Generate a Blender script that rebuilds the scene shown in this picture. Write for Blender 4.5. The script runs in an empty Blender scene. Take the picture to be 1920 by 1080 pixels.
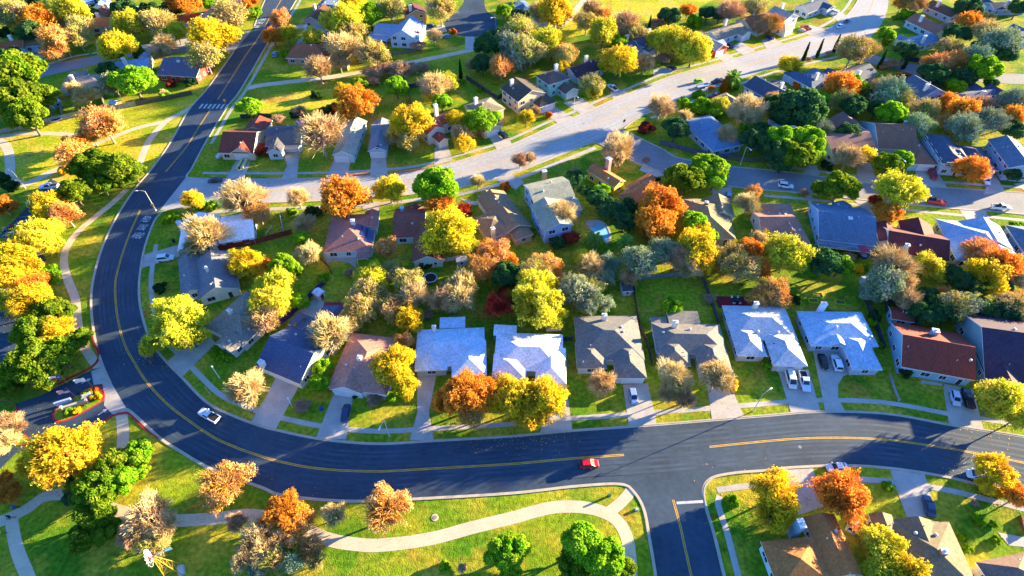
import bpy, math, random
import numpy as np
from mathutils import Vector, Matrix
R_ = math.radians
C = bpy.context.scene.collection
sc = bpy.context.scene

# ------------------------------------------------------------------ camera, sky, sun, exposure
F_PX, PITCH, CAM_H = 1080.0, R_(47.4), 115.0
cd = bpy.data.cameras.new('camera'); cam = bpy.data.objects.new('camera', cd); C.objects.link(cam)
cam.location = (0, 0, CAM_H); cam.rotation_euler = (R_(90) - PITCH, 0, 0)
cd.sensor_width = 36; cd.lens = F_PX / 1920 * 36; cd.clip_start = 1; cd.clip_end = 5000
sc.camera = cam
SUN_EL, SUN_AZ = R_(10.2), R_(23.0)            # azimuth measured from +X towards +Y
wd = bpy.data.worlds.new('World'); sc.world = wd; wd.use_nodes = True
wn = wd.node_tree; bg = wn.nodes['Background']
sky = wn.nodes.new('ShaderNodeTexSky'); sky.sky_type = 'NISHITA'; sky.sun_disc = False
sky.sun_elevation = SUN_EL; sky.sun_rotation = R_(90) - SUN_AZ
sky.ozone_density = 7.5; sky.dust_density = 0.3; sky.air_density = 1.0
hs_ = wn.nodes.new('ShaderNodeHueSaturation'); hs_.inputs['Saturation'].default_value = 0.96; wn.links.new(sky.outputs[0], hs_.inputs['Color']); wn.links.new(hs_.outputs[0], bg.inputs[0]); bg.inputs[1].default_value = 0.098
sl = bpy.data.lights.new('sun', 'SUN'); sun = bpy.data.objects.new('sun', sl); C.objects.link(sun)
sl.energy = 5.0; sl.angle = R_(0.5); sl.color = (1.0, 0.77, 0.42)
sd = Vector((math.cos(SUN_EL) * math.cos(SUN_AZ), math.cos(SUN_EL) * math.sin(SUN_AZ), math.sin(SUN_EL)))
sun.rotation_euler = sd.to_track_quat('Z', 'Y').to_euler(); sun.location = sd * 400
sc.view_settings.view_transform = 'Standard'; sc.view_settings.look = 'None'
sc.view_settings.gamma = 1; sc.view_settings.exposure = 2.75
sc.cycles.max_bounces = 5; sc.cycles.diffuse_bounces = 3; sc.cycles.transparent_max_bounces = 4

# ------------------------------------------------------------------ pixel of the photograph -> place on the ground
SP, CP = math.sin(PITCH), math.cos(PITCH)
def gp(x, y, z=0.0):
    v = y - 540.0
    dn = F_PX * SP + v * CP; fw = F_PX * CP - v * SP; h = (CAM_H - z) / dn
    return Vector((h * (x - 960.0), h * fw, z))
def px(p):
    d = CAM_H - p[2]; dep = p[1] * CP + d * SP; dn = d * CP - p[1] * SP
    return (960 + F_PX * p[0] / dep, 540 + F_PX * dn / dep)
TX, TY, TS = 0.0, 0.0, 1.0
def T(x0, y0, s=3.857143):                     # a region the coordinates below are read in
    global TX, TY, TS
    TX, TY, TS = x0, y0, s
def fp(p): return (TX + p[0] / TS, TY + p[1] / TS)
def g(p, z=0.0):
    a = fp(p); return gp(a[0], a[1], z)

# ------------------------------------------------------------------ materials
def srgb(h):
    if isinstance(h, str):
        c = [int(h[i:i + 2], 16) / 255 for i in (0, 2, 4)]
        return tuple(((v + .055) / 1.055) ** 2.4 if v > .04045 else v / 12.92 for v in c)
    return tuple(h)
def mat(name, col=None, rough=.8, var=.25, scale=2.0, objcol=False, metal=0., bump=0., fine=None, sheen=None, coords='Object', second=None, spec=.3):
    m = bpy.data.materials.new(name); m.use_nodes = True; nt = m.node_tree; N = nt.nodes; L = nt.links
    b = N['Principled BSDF']; b.inputs['Roughness'].default_value = rough; b.inputs['Metallic'].default_value = metal
    b.inputs['Specular IOR Level'].default_value = spec
    tc = N.new('ShaderNodeTexCoord')
    n1 = N.new('ShaderNodeTexNoise'); n1.inputs['Scale'].default_value = scale; n1.inputs['Detail'].default_value = 5
    L.new(tc.outputs[coords], n1.inputs['Vector'])
    if objcol:
        oi = N.new('ShaderNodeObjectInfo'); base = oi.outputs['Color']
    else:
        rgb = N.new('ShaderNodeRGB'); rgb.outputs[0].default_value = (*srgb(col), 1); base = rgb.outputs[0]
    if second is not None:
        mx = N.new('ShaderNodeMix'); mx.data_type = 'RGBA'
        r = N.new('ShaderNodeValToRGB'); r.color_ramp.elements[0].position = .42; r.color_ramp.elements[1].position = .62
        n3 = N.new('ShaderNodeTexNoise'); n3.inputs['Scale'].default_value = scale * .3; n3.inputs['Detail'].default_value = 6
        L.new(tc.outputs[coords], n3.inputs['Vector']); L.new(n3.outputs[0], r.inputs[0])
        L.new(r.outputs[0], mx.inputs[0]); L.new(base, mx.inputs[6]); mx.inputs[7].default_value = (*srgb(second), 1)
        base = mx.outputs[2]
    mr = N.new('ShaderNodeMapRange'); mr.inputs[1].default_value = .3; mr.inputs[2].default_value = .7
    mr.inputs[3].default_value = 1 - var; mr.inputs[4].default_value = 1 + var
    L.new(n1.outputs[0], mr.inputs[0]); val = mr.outputs[0]
    if fine:
        n2 = N.new('ShaderNodeTexNoise'); n2.inputs['Scale'].default_value = fine[0]; n2.inputs['Detail'].default_value = 2
        if len(fine) > 2:
            mp = N.new('ShaderNodeMapping'); mp.inputs['Scale'].default_value = fine[2]
            L.new(tc.outputs[coords], mp.inputs[0]); L.new(mp.outputs[0], n2.inputs['Vector'])
        else: L.new(tc.outputs[coords], n2.inputs['Vector'])
        m2 = N.new('ShaderNodeMapRange'); m2.inputs[1].default_value = .3; m2.inputs[2].default_value = .7
        m2.inputs[3].default_value = 1 - fine[1]; m2.inputs[4].default_value = 1 + fine[1]
        L.new(n2.outputs[0], m2.inputs[0])
        mu = N.new('ShaderNodeMath'); mu.operation = 'MULTIPLY'; L.new(val, mu.inputs[0]); L.new(m2.outputs[0], mu.inputs[1]); val = mu.outputs[0]
    vm = N.new('ShaderNodeVectorMath'); vm.operation = 'SCALE'; L.new(base, vm.inputs[0]); L.new(val, vm.inputs['Scale'])
    L.new(vm.outputs[0], b.inputs['Base Color'])
    if bump:
        bn = N.new('ShaderNodeBump'); bn.inputs['Strength'].default_value = bump; bn.inputs['Distance'].default_value = .05
        L.new(val, bn.inputs['Height']); L.new(bn.outputs[0], b.inputs['Normal'])
    return m
def leafmat(name, transl=.35):
    m = bpy.data.materials.new(name); m.use_nodes = True; nt = m.node_tree; N = nt.nodes; L = nt.links
    out = N['Material Output']; N.remove(N['Principled BSDF'])
    oi = N.new('ShaderNodeObjectInfo'); at = N.new('ShaderNodeAttribute'); at.attribute_type = 'OBJECT'; at.attribute_name = 'second'
    tc = N.new('ShaderNodeTexCoord'); ad = N.new('ShaderNodeVectorMath'); ad.operation = 'ADD'
    ml = N.new('ShaderNodeMath'); ml.operation = 'MULTIPLY'; ml.inputs[1].default_value = 40
    L.new(oi.outputs['Random'], ml.inputs[0]); L.new(tc.outputs['Object'], ad.inputs[0]); L.new(ml.outputs[0], ad.inputs[1])
    n1 = N.new('ShaderNodeTexNoise'); n1.inputs['Scale'].default_value = 1.9; n1.inputs['Detail'].default_value = 4; L.new(ad.outputs[0], n1.inputs['Vector'])
    cr = N.new('ShaderNodeValToRGB'); cr.color_ramp.elements[0].position = .40; cr.color_ramp.elements[1].position = .62; L.new(n1.outputs[0], cr.inputs[0])
    mx = N.new('ShaderNodeMix'); mx.data_type = 'RGBA'; L.new(cr.outputs[0], mx.inputs[0]); L.new(oi.outputs['Color'], mx.inputs[6]); L.new(at.outputs['Color'], mx.inputs[7])
    n2 = N.new('ShaderNodeTexNoise'); n2.inputs['Scale'].default_value = 26; n2.inputs['Detail'].default_value = 1; L.new(ad.outputs[0], n2.inputs['Vector'])
    mr = N.new('ShaderNodeMapRange'); mr.inputs[1].default_value = .3; mr.inputs[2].default_value = .7; mr.inputs[3].default_value = .6; mr.inputs[4].default_value = 1.4
    L.new(n2.outputs[0], mr.inputs[0])
    vm = N.new('ShaderNodeVectorMath'); vm.operation = 'SCALE'; L.new(mx.outputs[2], vm.inputs[0]); L.new(mr.outputs[0], vm.inputs['Scale'])
    d = N.new('ShaderNodeBsdfDiffuse'); t = N.new('ShaderNodeBsdfTranslucent'); ms = N.new('ShaderNodeMixShader'); ms.inputs[0].default_value = transl
    L.new(vm.outputs[0], d.inputs[0]); L.new(vm.outputs[0], t.inputs[0]); L.new(d.outputs[0], ms.inputs[1]); L.new(t.outputs[0], ms.inputs[2]); L.new(ms.outputs[0], out.inputs[0])
    return m
M = {}
M['leaf'] = leafmat('leaf', .45); M['twig'] = leafmat('twig', .12)
M['bark'] = mat('bark', (.16, .12, .09), .9, .3, 6)
M['palebark'] = mat('pale_bark', (.36, .30, .24), .9, .3, 6)
M['roof'] = mat('roof_shingle', None, .85, .12, .6, objcol=True, bump=.07, fine=(1.0, .22, (2.2, 2.2, .5)))
M['wall'] = mat('wall_siding', None, .8, .08, 1.2, objcol=True, fine=(1.0, .06, (.4, .4, 9)))
M['trim'] = mat('white_trim', (.72, .72, .72), .6, .06)
M['glass'] = mat('window_glass', (.025, .035, .05), .12, .2, 1.5, spec=.6)
M['garage'] = mat('garage_door', (.62, .64, .66), .6, .05, 1.0, fine=(1.0, .08, (.2, .2, 6)))
M['paintc'] = mat('car_paint', None, .25, .03, 2, objcol=True, spec=.6)
M['rubber'] = mat('rubber', (.02, .02, .02), .8, .1)
M['chrome'] = mat('bright_metal', (.55, .56, .58), .3, .05, metal=.8)
M['grey'] = mat('galvanised_metal', (.48, .5, .52), .5, .1)
M['red'] = mat('red_paint', (.5, .02, .03), .5, .1)
M['generic'] = mat('painted_surface', None, .65, .12, 1.5, objcol=True)
M['wood'] = mat('fence_wood', None, .85, .25, 1.2, objcol=True, fine=(1.0, .25, (7, 7, .3)))
M['water'] = mat('pool_water', (.22, .58, .78), .06, .1, 1, spec=.6)
M['asphalt'] = mat('dark_asphalt', (.036, .062, .096), .85, .24, .10, fine=(.9, .14), coords='Object', spec=.25)
M['oldasphalt'] = mat('worn_asphalt', (.36, .355, .35), .8, .12, .06, fine=(.9, .1), spec=.3)
M['midasphalt'] = mat('grey_asphalt', (.22, .225, .235), .8, .14, .08, fine=(.9, .1), spec=.3)
M['concrete'] = mat('concrete', (.42, .39, .35), .85, .14, .35, fine=(2.5, .08))
M['paving'] = mat('path_concrete', (.60, .48, .33), .85, .10, .3, fine=(2.5, .08))
M['kerb'] = mat('kerb_concrete', (.44, .38, .30), .85, .14, .6)
M['yellowline'] = mat('yellow_line', (.62, .36, .03), .7, .22, .8)
M['whiteline'] = mat('white_line', (.44, .45, .46), .7, .2, .9)
M['wear'] = mat('tyre_worn_asphalt', (.040, .066, .101), .8, .3, .25)
M['sealant'] = mat('crack_sealant', (.022, .028, .04), .6, .1, 1)
M['mulch'] = mat('leaf_litter', (.20, .10, .04), .95, .35, .8)
def grassmat(name='lawn_grass', A=(.082, .20, .009), B=(.24, .31, .013), Cc=(.42, .34, .03)):
    m = bpy.data.materials.new(name); m.use_nodes = True; nt = m.node_tree; N = nt.nodes; L = nt.links
    b = N['Principled BSDF']; b.inputs['Roughness'].default_value = 1; b.inputs['Specular IOR Level'].default_value = .1
    tc = N.new('ShaderNodeTexCoord')
    def noise(s, det=6):
        n = N.new('ShaderNodeTexNoise'); n.inputs['Scale'].default_value = s; n.inputs['Detail'].default_value = det; L.new(tc.outputs['Object'], n.inputs['Vector']); return n.outputs[0]
    def ramp(o, a, b_, ca=(0, 0, 0, 1), cb=(1, 1, 1, 1)):
        r = N.new('ShaderNodeValToRGB'); r.color_ramp.elements[0].position = a; r.color_ramp.elements[1].position = b_
        r.color_ramp.elements[0].color = ca; r.color_ramp.elements[1].color = cb; L.new(o, r.inputs[0]); return r.outputs[0]
    def mix(f, a, b_):
        x = N.new('ShaderNodeMix'); x.data_type = 'RGBA'; L.new(f, x.inputs[0])
        for o, i in ((a, 6), (b_, 7)):
            if isinstance(o, tuple): x.inputs[i].default_value = (*o, 1)
            else: L.new(o, x.inputs[i])
        return x.outputs[2]
    c = mix(ramp(noise(.03), .42, .6), A, B)
    c = mix(ramp(noise(.11), .45, .66), c, Cc)
    c = mix(ramp(noise(.07, 8), .60, .72), c, (.36, .19, .03))
    n = noise(1.1, 6); mr = N.new('ShaderNodeMapRange'); mr.inputs[1].default_value = .3; mr.inputs[2].default_value = .7; mr.inputs[3].default_value = .6; mr.inputs[4].default_value = 1.4
    L.new(n, mr.inputs[0]); vm = N.new('ShaderNodeVectorMath'); vm.operation = 'SCALE'; L.new(c, vm.inputs[0]); L.new(mr.outputs[0], vm.inputs['Scale'])
    L.new(vm.outputs[0], b.inputs['Base Color'])
    bn = N.new('ShaderNodeBump'); bn.inputs['Strength'].default_value = .6; bn.inputs['Distance'].default_value = .15; L.new(noise(3.5, 3), bn.inputs['Height']); L.new(bn.outputs[0], b.inputs['Normal'])
    return m
M['grass'] = grassmat(); M['meadow'] = grassmat('meadow_grass', (.26, .34, .01), (.50, .44, .02), (.58, .42, .06))

# ------------------------------------------------------------------ mesh helpers
class MB:
    def __init__(s): s.v, s.f, s.m = [], [], []
    def add(s, vs, fs, mi=0):
        o = len(s.v); s.v += [tuple(p) for p in vs]
        for f in fs: s.f.append([i + o for i in f]); s.m.append(mi)
        return s
    def box(s, x0, x1, y0, y1, z0, z1, mi=0, top=None):
        t = top or (0, 0)
        vs = [(x0, y0, z0), (x1, y0, z0), (x1, y1, z0), (x0, y1, z0), (x0 + t[0], y0 + t[1], z1), (x1 - t[0], y0 + t[1], z1), (x1 - t[0], y1 - t[1], z1), (x0 + t[0], y1 - t[1], z1)]
        return s.add(vs, [(3, 2, 1, 0), (4, 5, 6, 7), (0, 1, 5, 4), (1, 2, 6, 5), (2, 3, 7, 6), (3, 0, 4, 7)], mi)
    def tube(s, a, b, r0, r1=None, n=6, mi=0, cap=True):
        a, b = Vector(a), Vector(b); r1 = r0 if r1 is None else r1
        d = (b - a).normalized(); u = d.orthogonal().normalized(); w = d.cross(u)
        vs = []
        for c, r in ((a, r0), (b, r1)):
            for k in range(n):
                t = 2 * math.pi * k / n; vs.append(c + u * (r * math.cos(t)) + w * (r * math.sin(t)))
        fs = [(k, (k + 1) % n, n + (k + 1) % n, n + k) for k in range(n)]
        if cap: fs += [tuple(range(n - 1, -1, -1)), tuple(range(n, 2 * n))]
        return s.add(vs, fs, mi)
    def lathe(s, prof, n=16, mi=0, c=(0, 0)):
        vs = [(c[0] + r * math.cos(2 * math.pi * k / n), c[1] + r * math.sin(2 * math.pi * k / n), z) for r, z in prof for k in range(n)]
        fs = [(i * n + k, i * n + (k + 1) % n, (i + 1) * n + (k + 1) % n, (i + 1) * n + k) for i in range(len(prof) - 1) for k in range(n)]
        fs += [tuple(range(n - 1, -1, -1)), tuple(range((len(prof) - 1) * n, len(prof) * n))]
        return s.add(vs, fs, mi)
    def mesh(s, name, mats, smooth=False):
        me = bpy.data.meshes.new(name); me.from_pydata(s.v, [], s.f); me.validate()
        for m in (mats if isinstance(mats, (list, tuple)) else [mats]): me.materials.append(m if not isinstance(m, str) else M[m])
        if len(me.materials) > 1 and len(me.polygons) == len(s.m): me.polygons.foreach_set('material_index', s.m)
        if smooth: me.polygons.foreach_set('use_smooth', [True] * len(me.polygons))
        me.update(); return me
    def build(s, name, mats, parent=None, col=None, smooth=False):
        return link(name, s.mesh(name, mats, smooth), parent, col)
def link(name, me, parent=None, col=None):
    o = bpy.data.objects.new(name, me); C.objects.link(o)
    if parent is not None: o.parent = parent
    if col is not None: o.color = (*srgb(col), 1)
    return o
def tag(o, label=None, cat=None, group=None, kind=None):
    if label: o['label'] = label
    if cat: o['category'] = cat
    if group: o['group'] = group
    if kind: o['kind'] = kind
    return o
def empty(name, loc, rz=0.0, label=None, cat=None, group=None):
    o = bpy.data.objects.new(name, None); C.objects.link(o); o.location = loc; o.rotation_euler = (0, 0, rz); o.empty_display_size = .5
    return tag(o, label, cat, group)

def smooth(pts, n=8):
    P = [Vector(p) for p in pts]; P = [P[0] * 2 - P[1]] + P + [P[-1] * 2 - P[-2]]; out = []
    for i in range(1, len(P) - 2):
        for k in range(n):
            t = k / n; a, b, c, d = P[i - 1:i + 3]
            out.append(.5 * ((2 * b) + (c - a) * t + (2 * a - 5 * b + 4 * c - d) * t * t + (3 * b - a - 3 * c + d) * t ** 3))
    out.append(P[-2]); return out
def resample(P, n):
    d = [0]
    for a, b in zip(P, P[1:]): d.append(d[-1] + (b - a).length)
    out = []; j = 0
    for k in range(n):
        t = d[-1] * k / (n - 1)
        while j < len(P) - 2 and d[j + 1] < t: j += 1
        f = (t - d[j]) / max(1e-9, d[j + 1] - d[j]); out.append(P[j].lerp(P[j + 1], min(1, f)))
    return out
def normals(P):
    out = []
    for i in range(len(P)):
        t = (P[min(i + 1, len(P) - 1)] - P[max(i - 1, 0)]); t.z = 0; t.normalize(); out.append(Vector((-t.y, t.x, 0)))
    return out
def strip(name, L, Rr, z, m, label=None, cat='road', mb=None):
    b = mb or MB(); n = len(L)
    vs = [(p.x, p.y, z) for p in L] + [(p.x, p.y, z) for p in Rr]
    b.add(vs, [(i, i + 1, n + i + 1, n + i) for i in range(n - 1)])
    if mb is None: return tag(b.build(name, m), label, cat, kind='structure')
def ribbon(P, w, z, off=0., mb=None):
    N = normals(P); strip('', [p + n * (off + w / 2) for p, n in zip(P, N)], [p + n * (off - w / 2) for p, n in zip(P, N)], z, None, mb=mb)
def wpts(pts): return [gp(*p) for p in pts]
def poly(name, pts, z, m, label=None, cat='road', sm=False):
    P = [g(p) for p in pts]
    if sm: P = smooth(P + [P[0]], 6)[:-1]
    b = MB(); b.add([(p.x, p.y, z) for p in P], [tuple(range(len(P)))])
    return tag(b.build(name, m), label, cat, kind='structure')
# ------------------------------------------------------------------ ground, streets, kerbs, paths
b = MB(); b.add([(-1500, -700, 0), (1500, -700, 0), (1500, 2500, 0), (-1500, 2500, 0)], [(0, 1, 2, 3)])
tag(b.build('ground', 'grass'), 'green and yellow autumn grass of lawns and park', 'lawn', kind='structure')

T(0, 0, 1)
poly('lawn', [(-60, 262), (40, 245), (110, 228), (200, 208), (270, 195), (350, 176), (372, 190), (345, 235), (305, 290), (270, 330), (230, 338), (190, 330), (120, 345), (40, 350), (-60, 350)], .008, 'meadow', 'golden autumn grass of the park at the left', sm=True)
poly('lawn', [(470, 205), (500, 180), (560, 172), (640, 166), (690, 172), (680, 200), (640, 212), (600, 232), (530, 234), (480, 222)], .009, 'meadow', 'golden grass of the greenbelt field', sm=True)
poly('lawn', [(985, 64), (1010, 30), (1060, -20), (1330, -20), (1300, 20), (1230, 40), (1150, 36), (1110, 60), (1050, 74)], .010, 'meadow', 'yellow green field at the top', sm=True)
poly('lawn', [(700, 125), (760, 108), (850, 88), (880, 84), (876, 98), (800, 116), (740, 132)], .011, 'meadow', 'golden strip beside the greenbelt path', sm=True)
poly('lawn', [(1240, 260), (1180, 283), (1000, 331), (880, 362), (860, 380), (930, 352), (1050, 318), (1160, 290)], .008, 'meadow', 'golden verge below the boulevard') if False else None
MAIN_W = [(520, -40), (497, 0), (477, 49), (438, 98), (389, 166), (355, 205), (318, 270), (283, 319), (254, 353), (220, 405), (192, 464), (176, 519), (171, 560), (173, 600), (180, 644), (192, 685), (207, 719), (223, 747), (246, 773), (298, 820), (334, 844), (397, 880), (490, 914), (522, 927), (600, 937), (677, 940), (776, 936), (960, 925), (1080, 912), (1200, 905), (1330, 893), (1440, 882), (1482, 877), (1586, 873), (1676, 879), (1767, 893), (1845, 911), (1920, 930), (2040, 970)]
MAIN_E = [(575, -40), (555, 0), (530, 40), (500, 85), (470, 137), (446, 176), (425, 202), (384, 270), (358, 319), (335, 350), (298, 397), (288, 415), (272, 462), (263, 511), (261, 550), (267, 592), (285, 644), (314, 680), (340, 706), (389, 755), (441, 781), (490, 799), (517, 806), (600, 823), (703, 832), (807, 827), (960, 818), (1067, 808), (1209, 798), (1430, 780), (1534, 772), (1663, 776), (1793, 799), (1920, 819), (2040, 845)]
NORD = [(300, 331), (342, 331), (390, 335), (557, 335), (640, 333), (723, 328), (790, 320), (840, 307), (890, 293), (957, 272), (1043, 233), (1093, 213), (1143, 190), (1180, 175), (1261, 142), (1360, 115), (1440, 91), (1469, 83), (1521, 67), (1560, 49), (1588, 29), (1609, 0), (1625, -40)]
SUED = [(270, 395), (300, 394), (400, 386), (470, 381), (594, 377), (703, 371), (781, 363), (872, 350), (960, 326), (1025, 301), (1106, 269), (1163, 241), (1209, 215), (1300, 179), (1404, 142), (1440, 130), (1503, 114), (1567, 98), (1622, 75), (1650, 49), (1663, 21), (1666, 0), (1672, -40)]
LANE_N = [(1130, 225), (1168, 244), (1243, 280), (1271, 296), (1362, 311), (1440, 319), (1503, 326), (1606, 340), (1700, 347), (1772, 352), (1920, 362), (2000, 368)]
LANE_S = [(1085, 255), (1116, 266), (1152, 286), (1209, 312), (1300, 338), (1373, 350), (1430, 356), (1516, 363), (1611, 374), (1723, 385), (1798, 392), (1845, 395), (1920, 402), (2000, 410)]
FAR_N = [(1590, 88), (1633, 102), (1700, 117), (1760, 126), (1875, 137), (1920, 139), (2000, 142)]
FAR_S = [(1570, 97), (1620, 115), (1650, 123), (1692, 134), (1760, 147), (1873, 156), (1920, 158), (2000, 160)]
TOP_N = [(470, 55), (438, 73), (390, 72), (337, 76), (270, 84), (181, 104), (83, 123), (0, 142), (-80, 160)]
TOP_S = [(455, 105), (433, 98), (400, 95), (363, 97), (275, 103), (207, 115), (86, 143), (0, 164), (-80, 182)]
SIDE_W = [(1140, 880), (1172, 912), (1190, 923), (1207, 955), (1217, 1007), (1229, 1080), (1240, 1160)]
SIDE_E = [(1370, 870), (1336, 890), (1321, 915), (1322, 945), (1339, 1002), (1358, 1080), (1380, 1160)]
def sw(p, n=8): return smooth(wpts(p), n)
def road(name, A, B, z, m, label, n=160):
    a, b_ = resample(sw(A), n), resample(sw(B), n); strip(name, a, b_, z, m, label); return a, b_
road('road', MAIN_W, MAIN_E, .050, 'asphalt', 'wide curving dark asphalt street with double yellow line', 400)
bl, br = road('road', NORD, SUED, .044, 'oldasphalt', 'broad pale worn boulevard running up to the right', 260)
road('road', LANE_N, LANE_S, .038, 'midasphalt', 'grey residential lane branching off the boulevard')
road('road', FAR_N, FAR_S, .032, 'midasphalt', 'short far lane beyond the row of cypress trees')
road('road', TOP_N, TOP_S, .026, 'midasphalt', 'grey side lane at the upper left')
road('road', SIDE_W, SIDE_E, .044, 'asphalt', 'short asphalt side street with stop line at the bottom')
T(470, 0)
poly('road', [(1545, -60), (1540, 20), (1480, 90), (1410, 150), (1405, 195), (1450, 235), (1540, 262), (1640, 262), (1740, 232), (1785, 185), (1775, 135), (1710, 80), (1690, 20), (1690, -60)], .030, 'asphalt', 'round cul-de-sac turning circle of dark asphalt', sm=True)
T(0, 0, 1)
poly('road', [(188, 688), (176, 692), (125, 717), (78, 741), (0, 768), (-60, 790), (-60, 905), (0, 880), (30, 850), (60, 838), (105, 815), (170, 800), (215, 776), (236, 766)], .036, 'asphalt', 'asphalt entrance drive to the park around a planted island')
poly('road', [(95, 335), (122, 348), (92, 400), (64, 452), (88, 488), (62, 505), (50, 560), (40, 600), (20, 690), (-60, 720), (-60, 560), (0, 440), (40, 400)], .031, 'asphalt', 'asphalt car park half hidden under yellow trees')
poly('road', [(185, 690), (171, 697), (176, 722), (192, 720), (197, 745), (195, 760), (213, 779), (232, 776), (241, 773), (223, 742), (205, 711), (190, 680)], .054, 'concrete', 'pale concrete apron at the park entrance')

kb = MB()
def kerb(pts, side, m='kerb', name='kerb', label=None, w=.28, n=None, world=False, h=.12):
    P = pts if world else resample(sw(pts), n or max(8, len(pts) * 8)); N = normals(P); b = MB()
    # gutter pan on the road, raised kerb on the lawn side
    a = [p + q * (side * -.32) for p, q in zip(P, N)]; c = [p + q * (side * w) for p, q in zip(P, N)]
    k = len(P); vs = []
    for r, z in ((a, .058), (P, .062), (P, h), (c, h), (c, -.05)): vs += [(p.x, p.y, z) for p in r]
    fs = [(j * k + i, j * k + i + 1, (j + 1) * k + i + 1, (j + 1) * k + i) for j in range(4) for i in range(k - 1)]
    b.add(vs, fs); tag(b.build(name, m), label or 'pale concrete kerb along the street edge', 'kerb', kind='structure')
kerb(MAIN_W[0:3], -1); kerb(MAIN_W[3:17], -1)
kerb([(214, 776), (232, 768), (246, 773), (298, 820), (334, 844), (397, 880), (490, 914), (522, 927), (600, 937), (677, 940), (776, 936), (960, 925), (1080, 912), (1163, 908), (1188, 922), (1207, 955), (1217, 1007), (1229, 1080), (1240, 1160)], -1)
kerb([(1380, 1160), (1358, 1080), (1339, 1002), (1322, 945), (1320, 915), (1336, 896), (1378, 887), (1440, 882), (1482, 877), (1586, 873), (1676, 879), (1767, 893), (1845, 911), (1920, 930), (2040, 970)], -1)
kerb(MAIN_E[0:8] + [(358, 319), (347, 331), (365, 334), (390, 335), (470, 336)] + NORD[3:], 1)
kerb([(1106, 269), (1025, 301), (960, 326), (872, 350), (781, 363), (703, 371), (594, 377), (470, 381), (370, 387), (312, 394), (298, 404), (288, 418)] + MAIN_E[12:], 1)
kerb(LANE_S[2:], -1); kerb([(1106, 269), (1122, 269), (1152, 286), (1180, 300)], -1)
kerb([(2000, 368), (1920, 362), (1772, 352), (1700, 347), (1606, 340), (1503, 326), (1440, 319), (1362, 311), (1271, 296), (1243, 280), (1180, 250), (1168, 243), (1209, 215), (1300, 179), (1404, 142), (1440, 130), (1503, 114), (1560, 101)], -1)
T(0, 540)
kerb([fp(p) for p in [(668, 338), (690, 400), (716, 480), (705, 530), (660, 575), (590, 612), (500, 655), (420, 700)]], -1, 'red', label='red painted kerb curving into the park entrance', n=40, h=.15)
kerb([fp(p) for p in [(690, 995), (760, 960), (820, 920), (880, 908), (935, 908), (990, 960), (1060, 1020), (1150, 1085)]], -1, 'red', label='red painted kerb beside the park entrance and street', n=40, h=.15)

# park island with red kerb
ISL = [(745, 820), (640, 880), (520, 945), (440, 975), (395, 965), (380, 930), (395, 890), (440, 850), (540, 790), (640, 720), (700, 705), (740, 730), (760, 775)]
P = smooth([g(p) for p in ISL + [ISL[0]]], 6)[:-1]
b = MB(); k = len(P); b.add([(p.x, p.y, 0) for p in P] + [(p.x, p.y, .15) for p in P], [(i, (i + 1) % k, k + (i + 1) % k, k + i) for i in range(k)], 0)
b.add([(p.x, p.y, .15) for p in P], [tuple(range(k))], 1)
c = P[0] * 0
for p in P: c += p / k
b.add([(p.x, p.y, .155) for p in P] + [(c.x + (p.x - c.x) * .93, c.y + (p.y - c.y) * .9, .155) for p in P], [(i, (i + 1) % k, k + (i + 1) % k, k + i) for i in range(k)], 2)
tag(b.build('traffic_island', ['red', 'grass', 'red']), 'long planted traffic island edged in red paint at the park entrance', 'traffic island')
for cx, cy, r in ((30, 870, 95), (135, 1095, 75)):
    P = [g((cx + r * math.cos(t), cy + r * .62 * math.sin(t))) for t in [i * math.pi / 10 for i in range(20)]]
    b = MB(); k = 20; b.add([(p.x, p.y, 0) for p in P] + [(p.x, p.y, .15) for p in P], [(i, (i + 1) % k, k + (i + 1) % k, k + i) for i in range(k)], 0); b.add([(p.x, p.y, .15) for p in P], [tuple(range(k))], 1)
    c = sum(P, Vector()) / k; b.add([(p.x, p.y, .156) for p in P] + [(c.x + (p.x - c.x) * .9, c.y + (p.y - c.y) * .9, .156) for p in P], [(i, (i + 1) % k, k + (i + 1) % k, k + i) for i in range(k)], 0)
    tag(b.build('traffic_island', ['red', 'grass']), 'small grassy island with red kerb at the left edge' if cx == 30 else 'small grassy island with red kerb under a bare tree', 'traffic island')

# paths
def path(pts, w, z, m='paving', name='path', label='pale concrete footpath', n=8):
    b = MB(); P = sw(pts, n); ribbon(P, w, z, mb=b); tag(b.build(name, m), label, 'path', kind='structure')
path([(238, 355), (207, 384), (181, 405), (145, 436), (124, 467), (120, 493), (127, 524), (141, 560), (146, 607), (152, 640), (172, 672), (186, 690)], 2.1, .021, label='curving park path left of the dark street')
path([(362, 200), (340, 212), (311, 228), (283, 259), (272, 280), (260, 312)], 2.4, .022, label='park path running down from the crosswalk')
path([(311, 228), (254, 241), (190, 266), (150, 282), (110, 300)], 2.2, .023, label='park path branching left under the leaning tree')
path([(-30, 262), (20, 254), (52, 250), (124, 252), (165, 262)], 2.4, .024, label='park path along the long wooden fence')
path([(-20, 258), (5, 268), (16, 284), (19, 310), (20, 330), (32, 343), (52, 344), (98, 322), (124, 311)], 3, .025, label='wide looping park path at the left edge')
path([(-40, 990), (0, 978), (47, 956), (88, 930), (140, 930), (220, 958), (290, 974), (337, 976), (404, 972), (470, 966), (540, 980), (612, 1010), (664, 1020), (716, 1022), (807, 1010), (890, 988), (960, 971), (1028, 953), (1080, 950), (1125, 958), (1157, 976), (1175, 1007), (1181, 1046), (1183, 1080), (1190, 1150)], 2.5, .021, label='long winding park path along the bottom')
path([(1140, 962), (1160, 946), (1176, 930), (1184, 918)], 2.2, .026, label='short path spur reaching the street corner')
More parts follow.
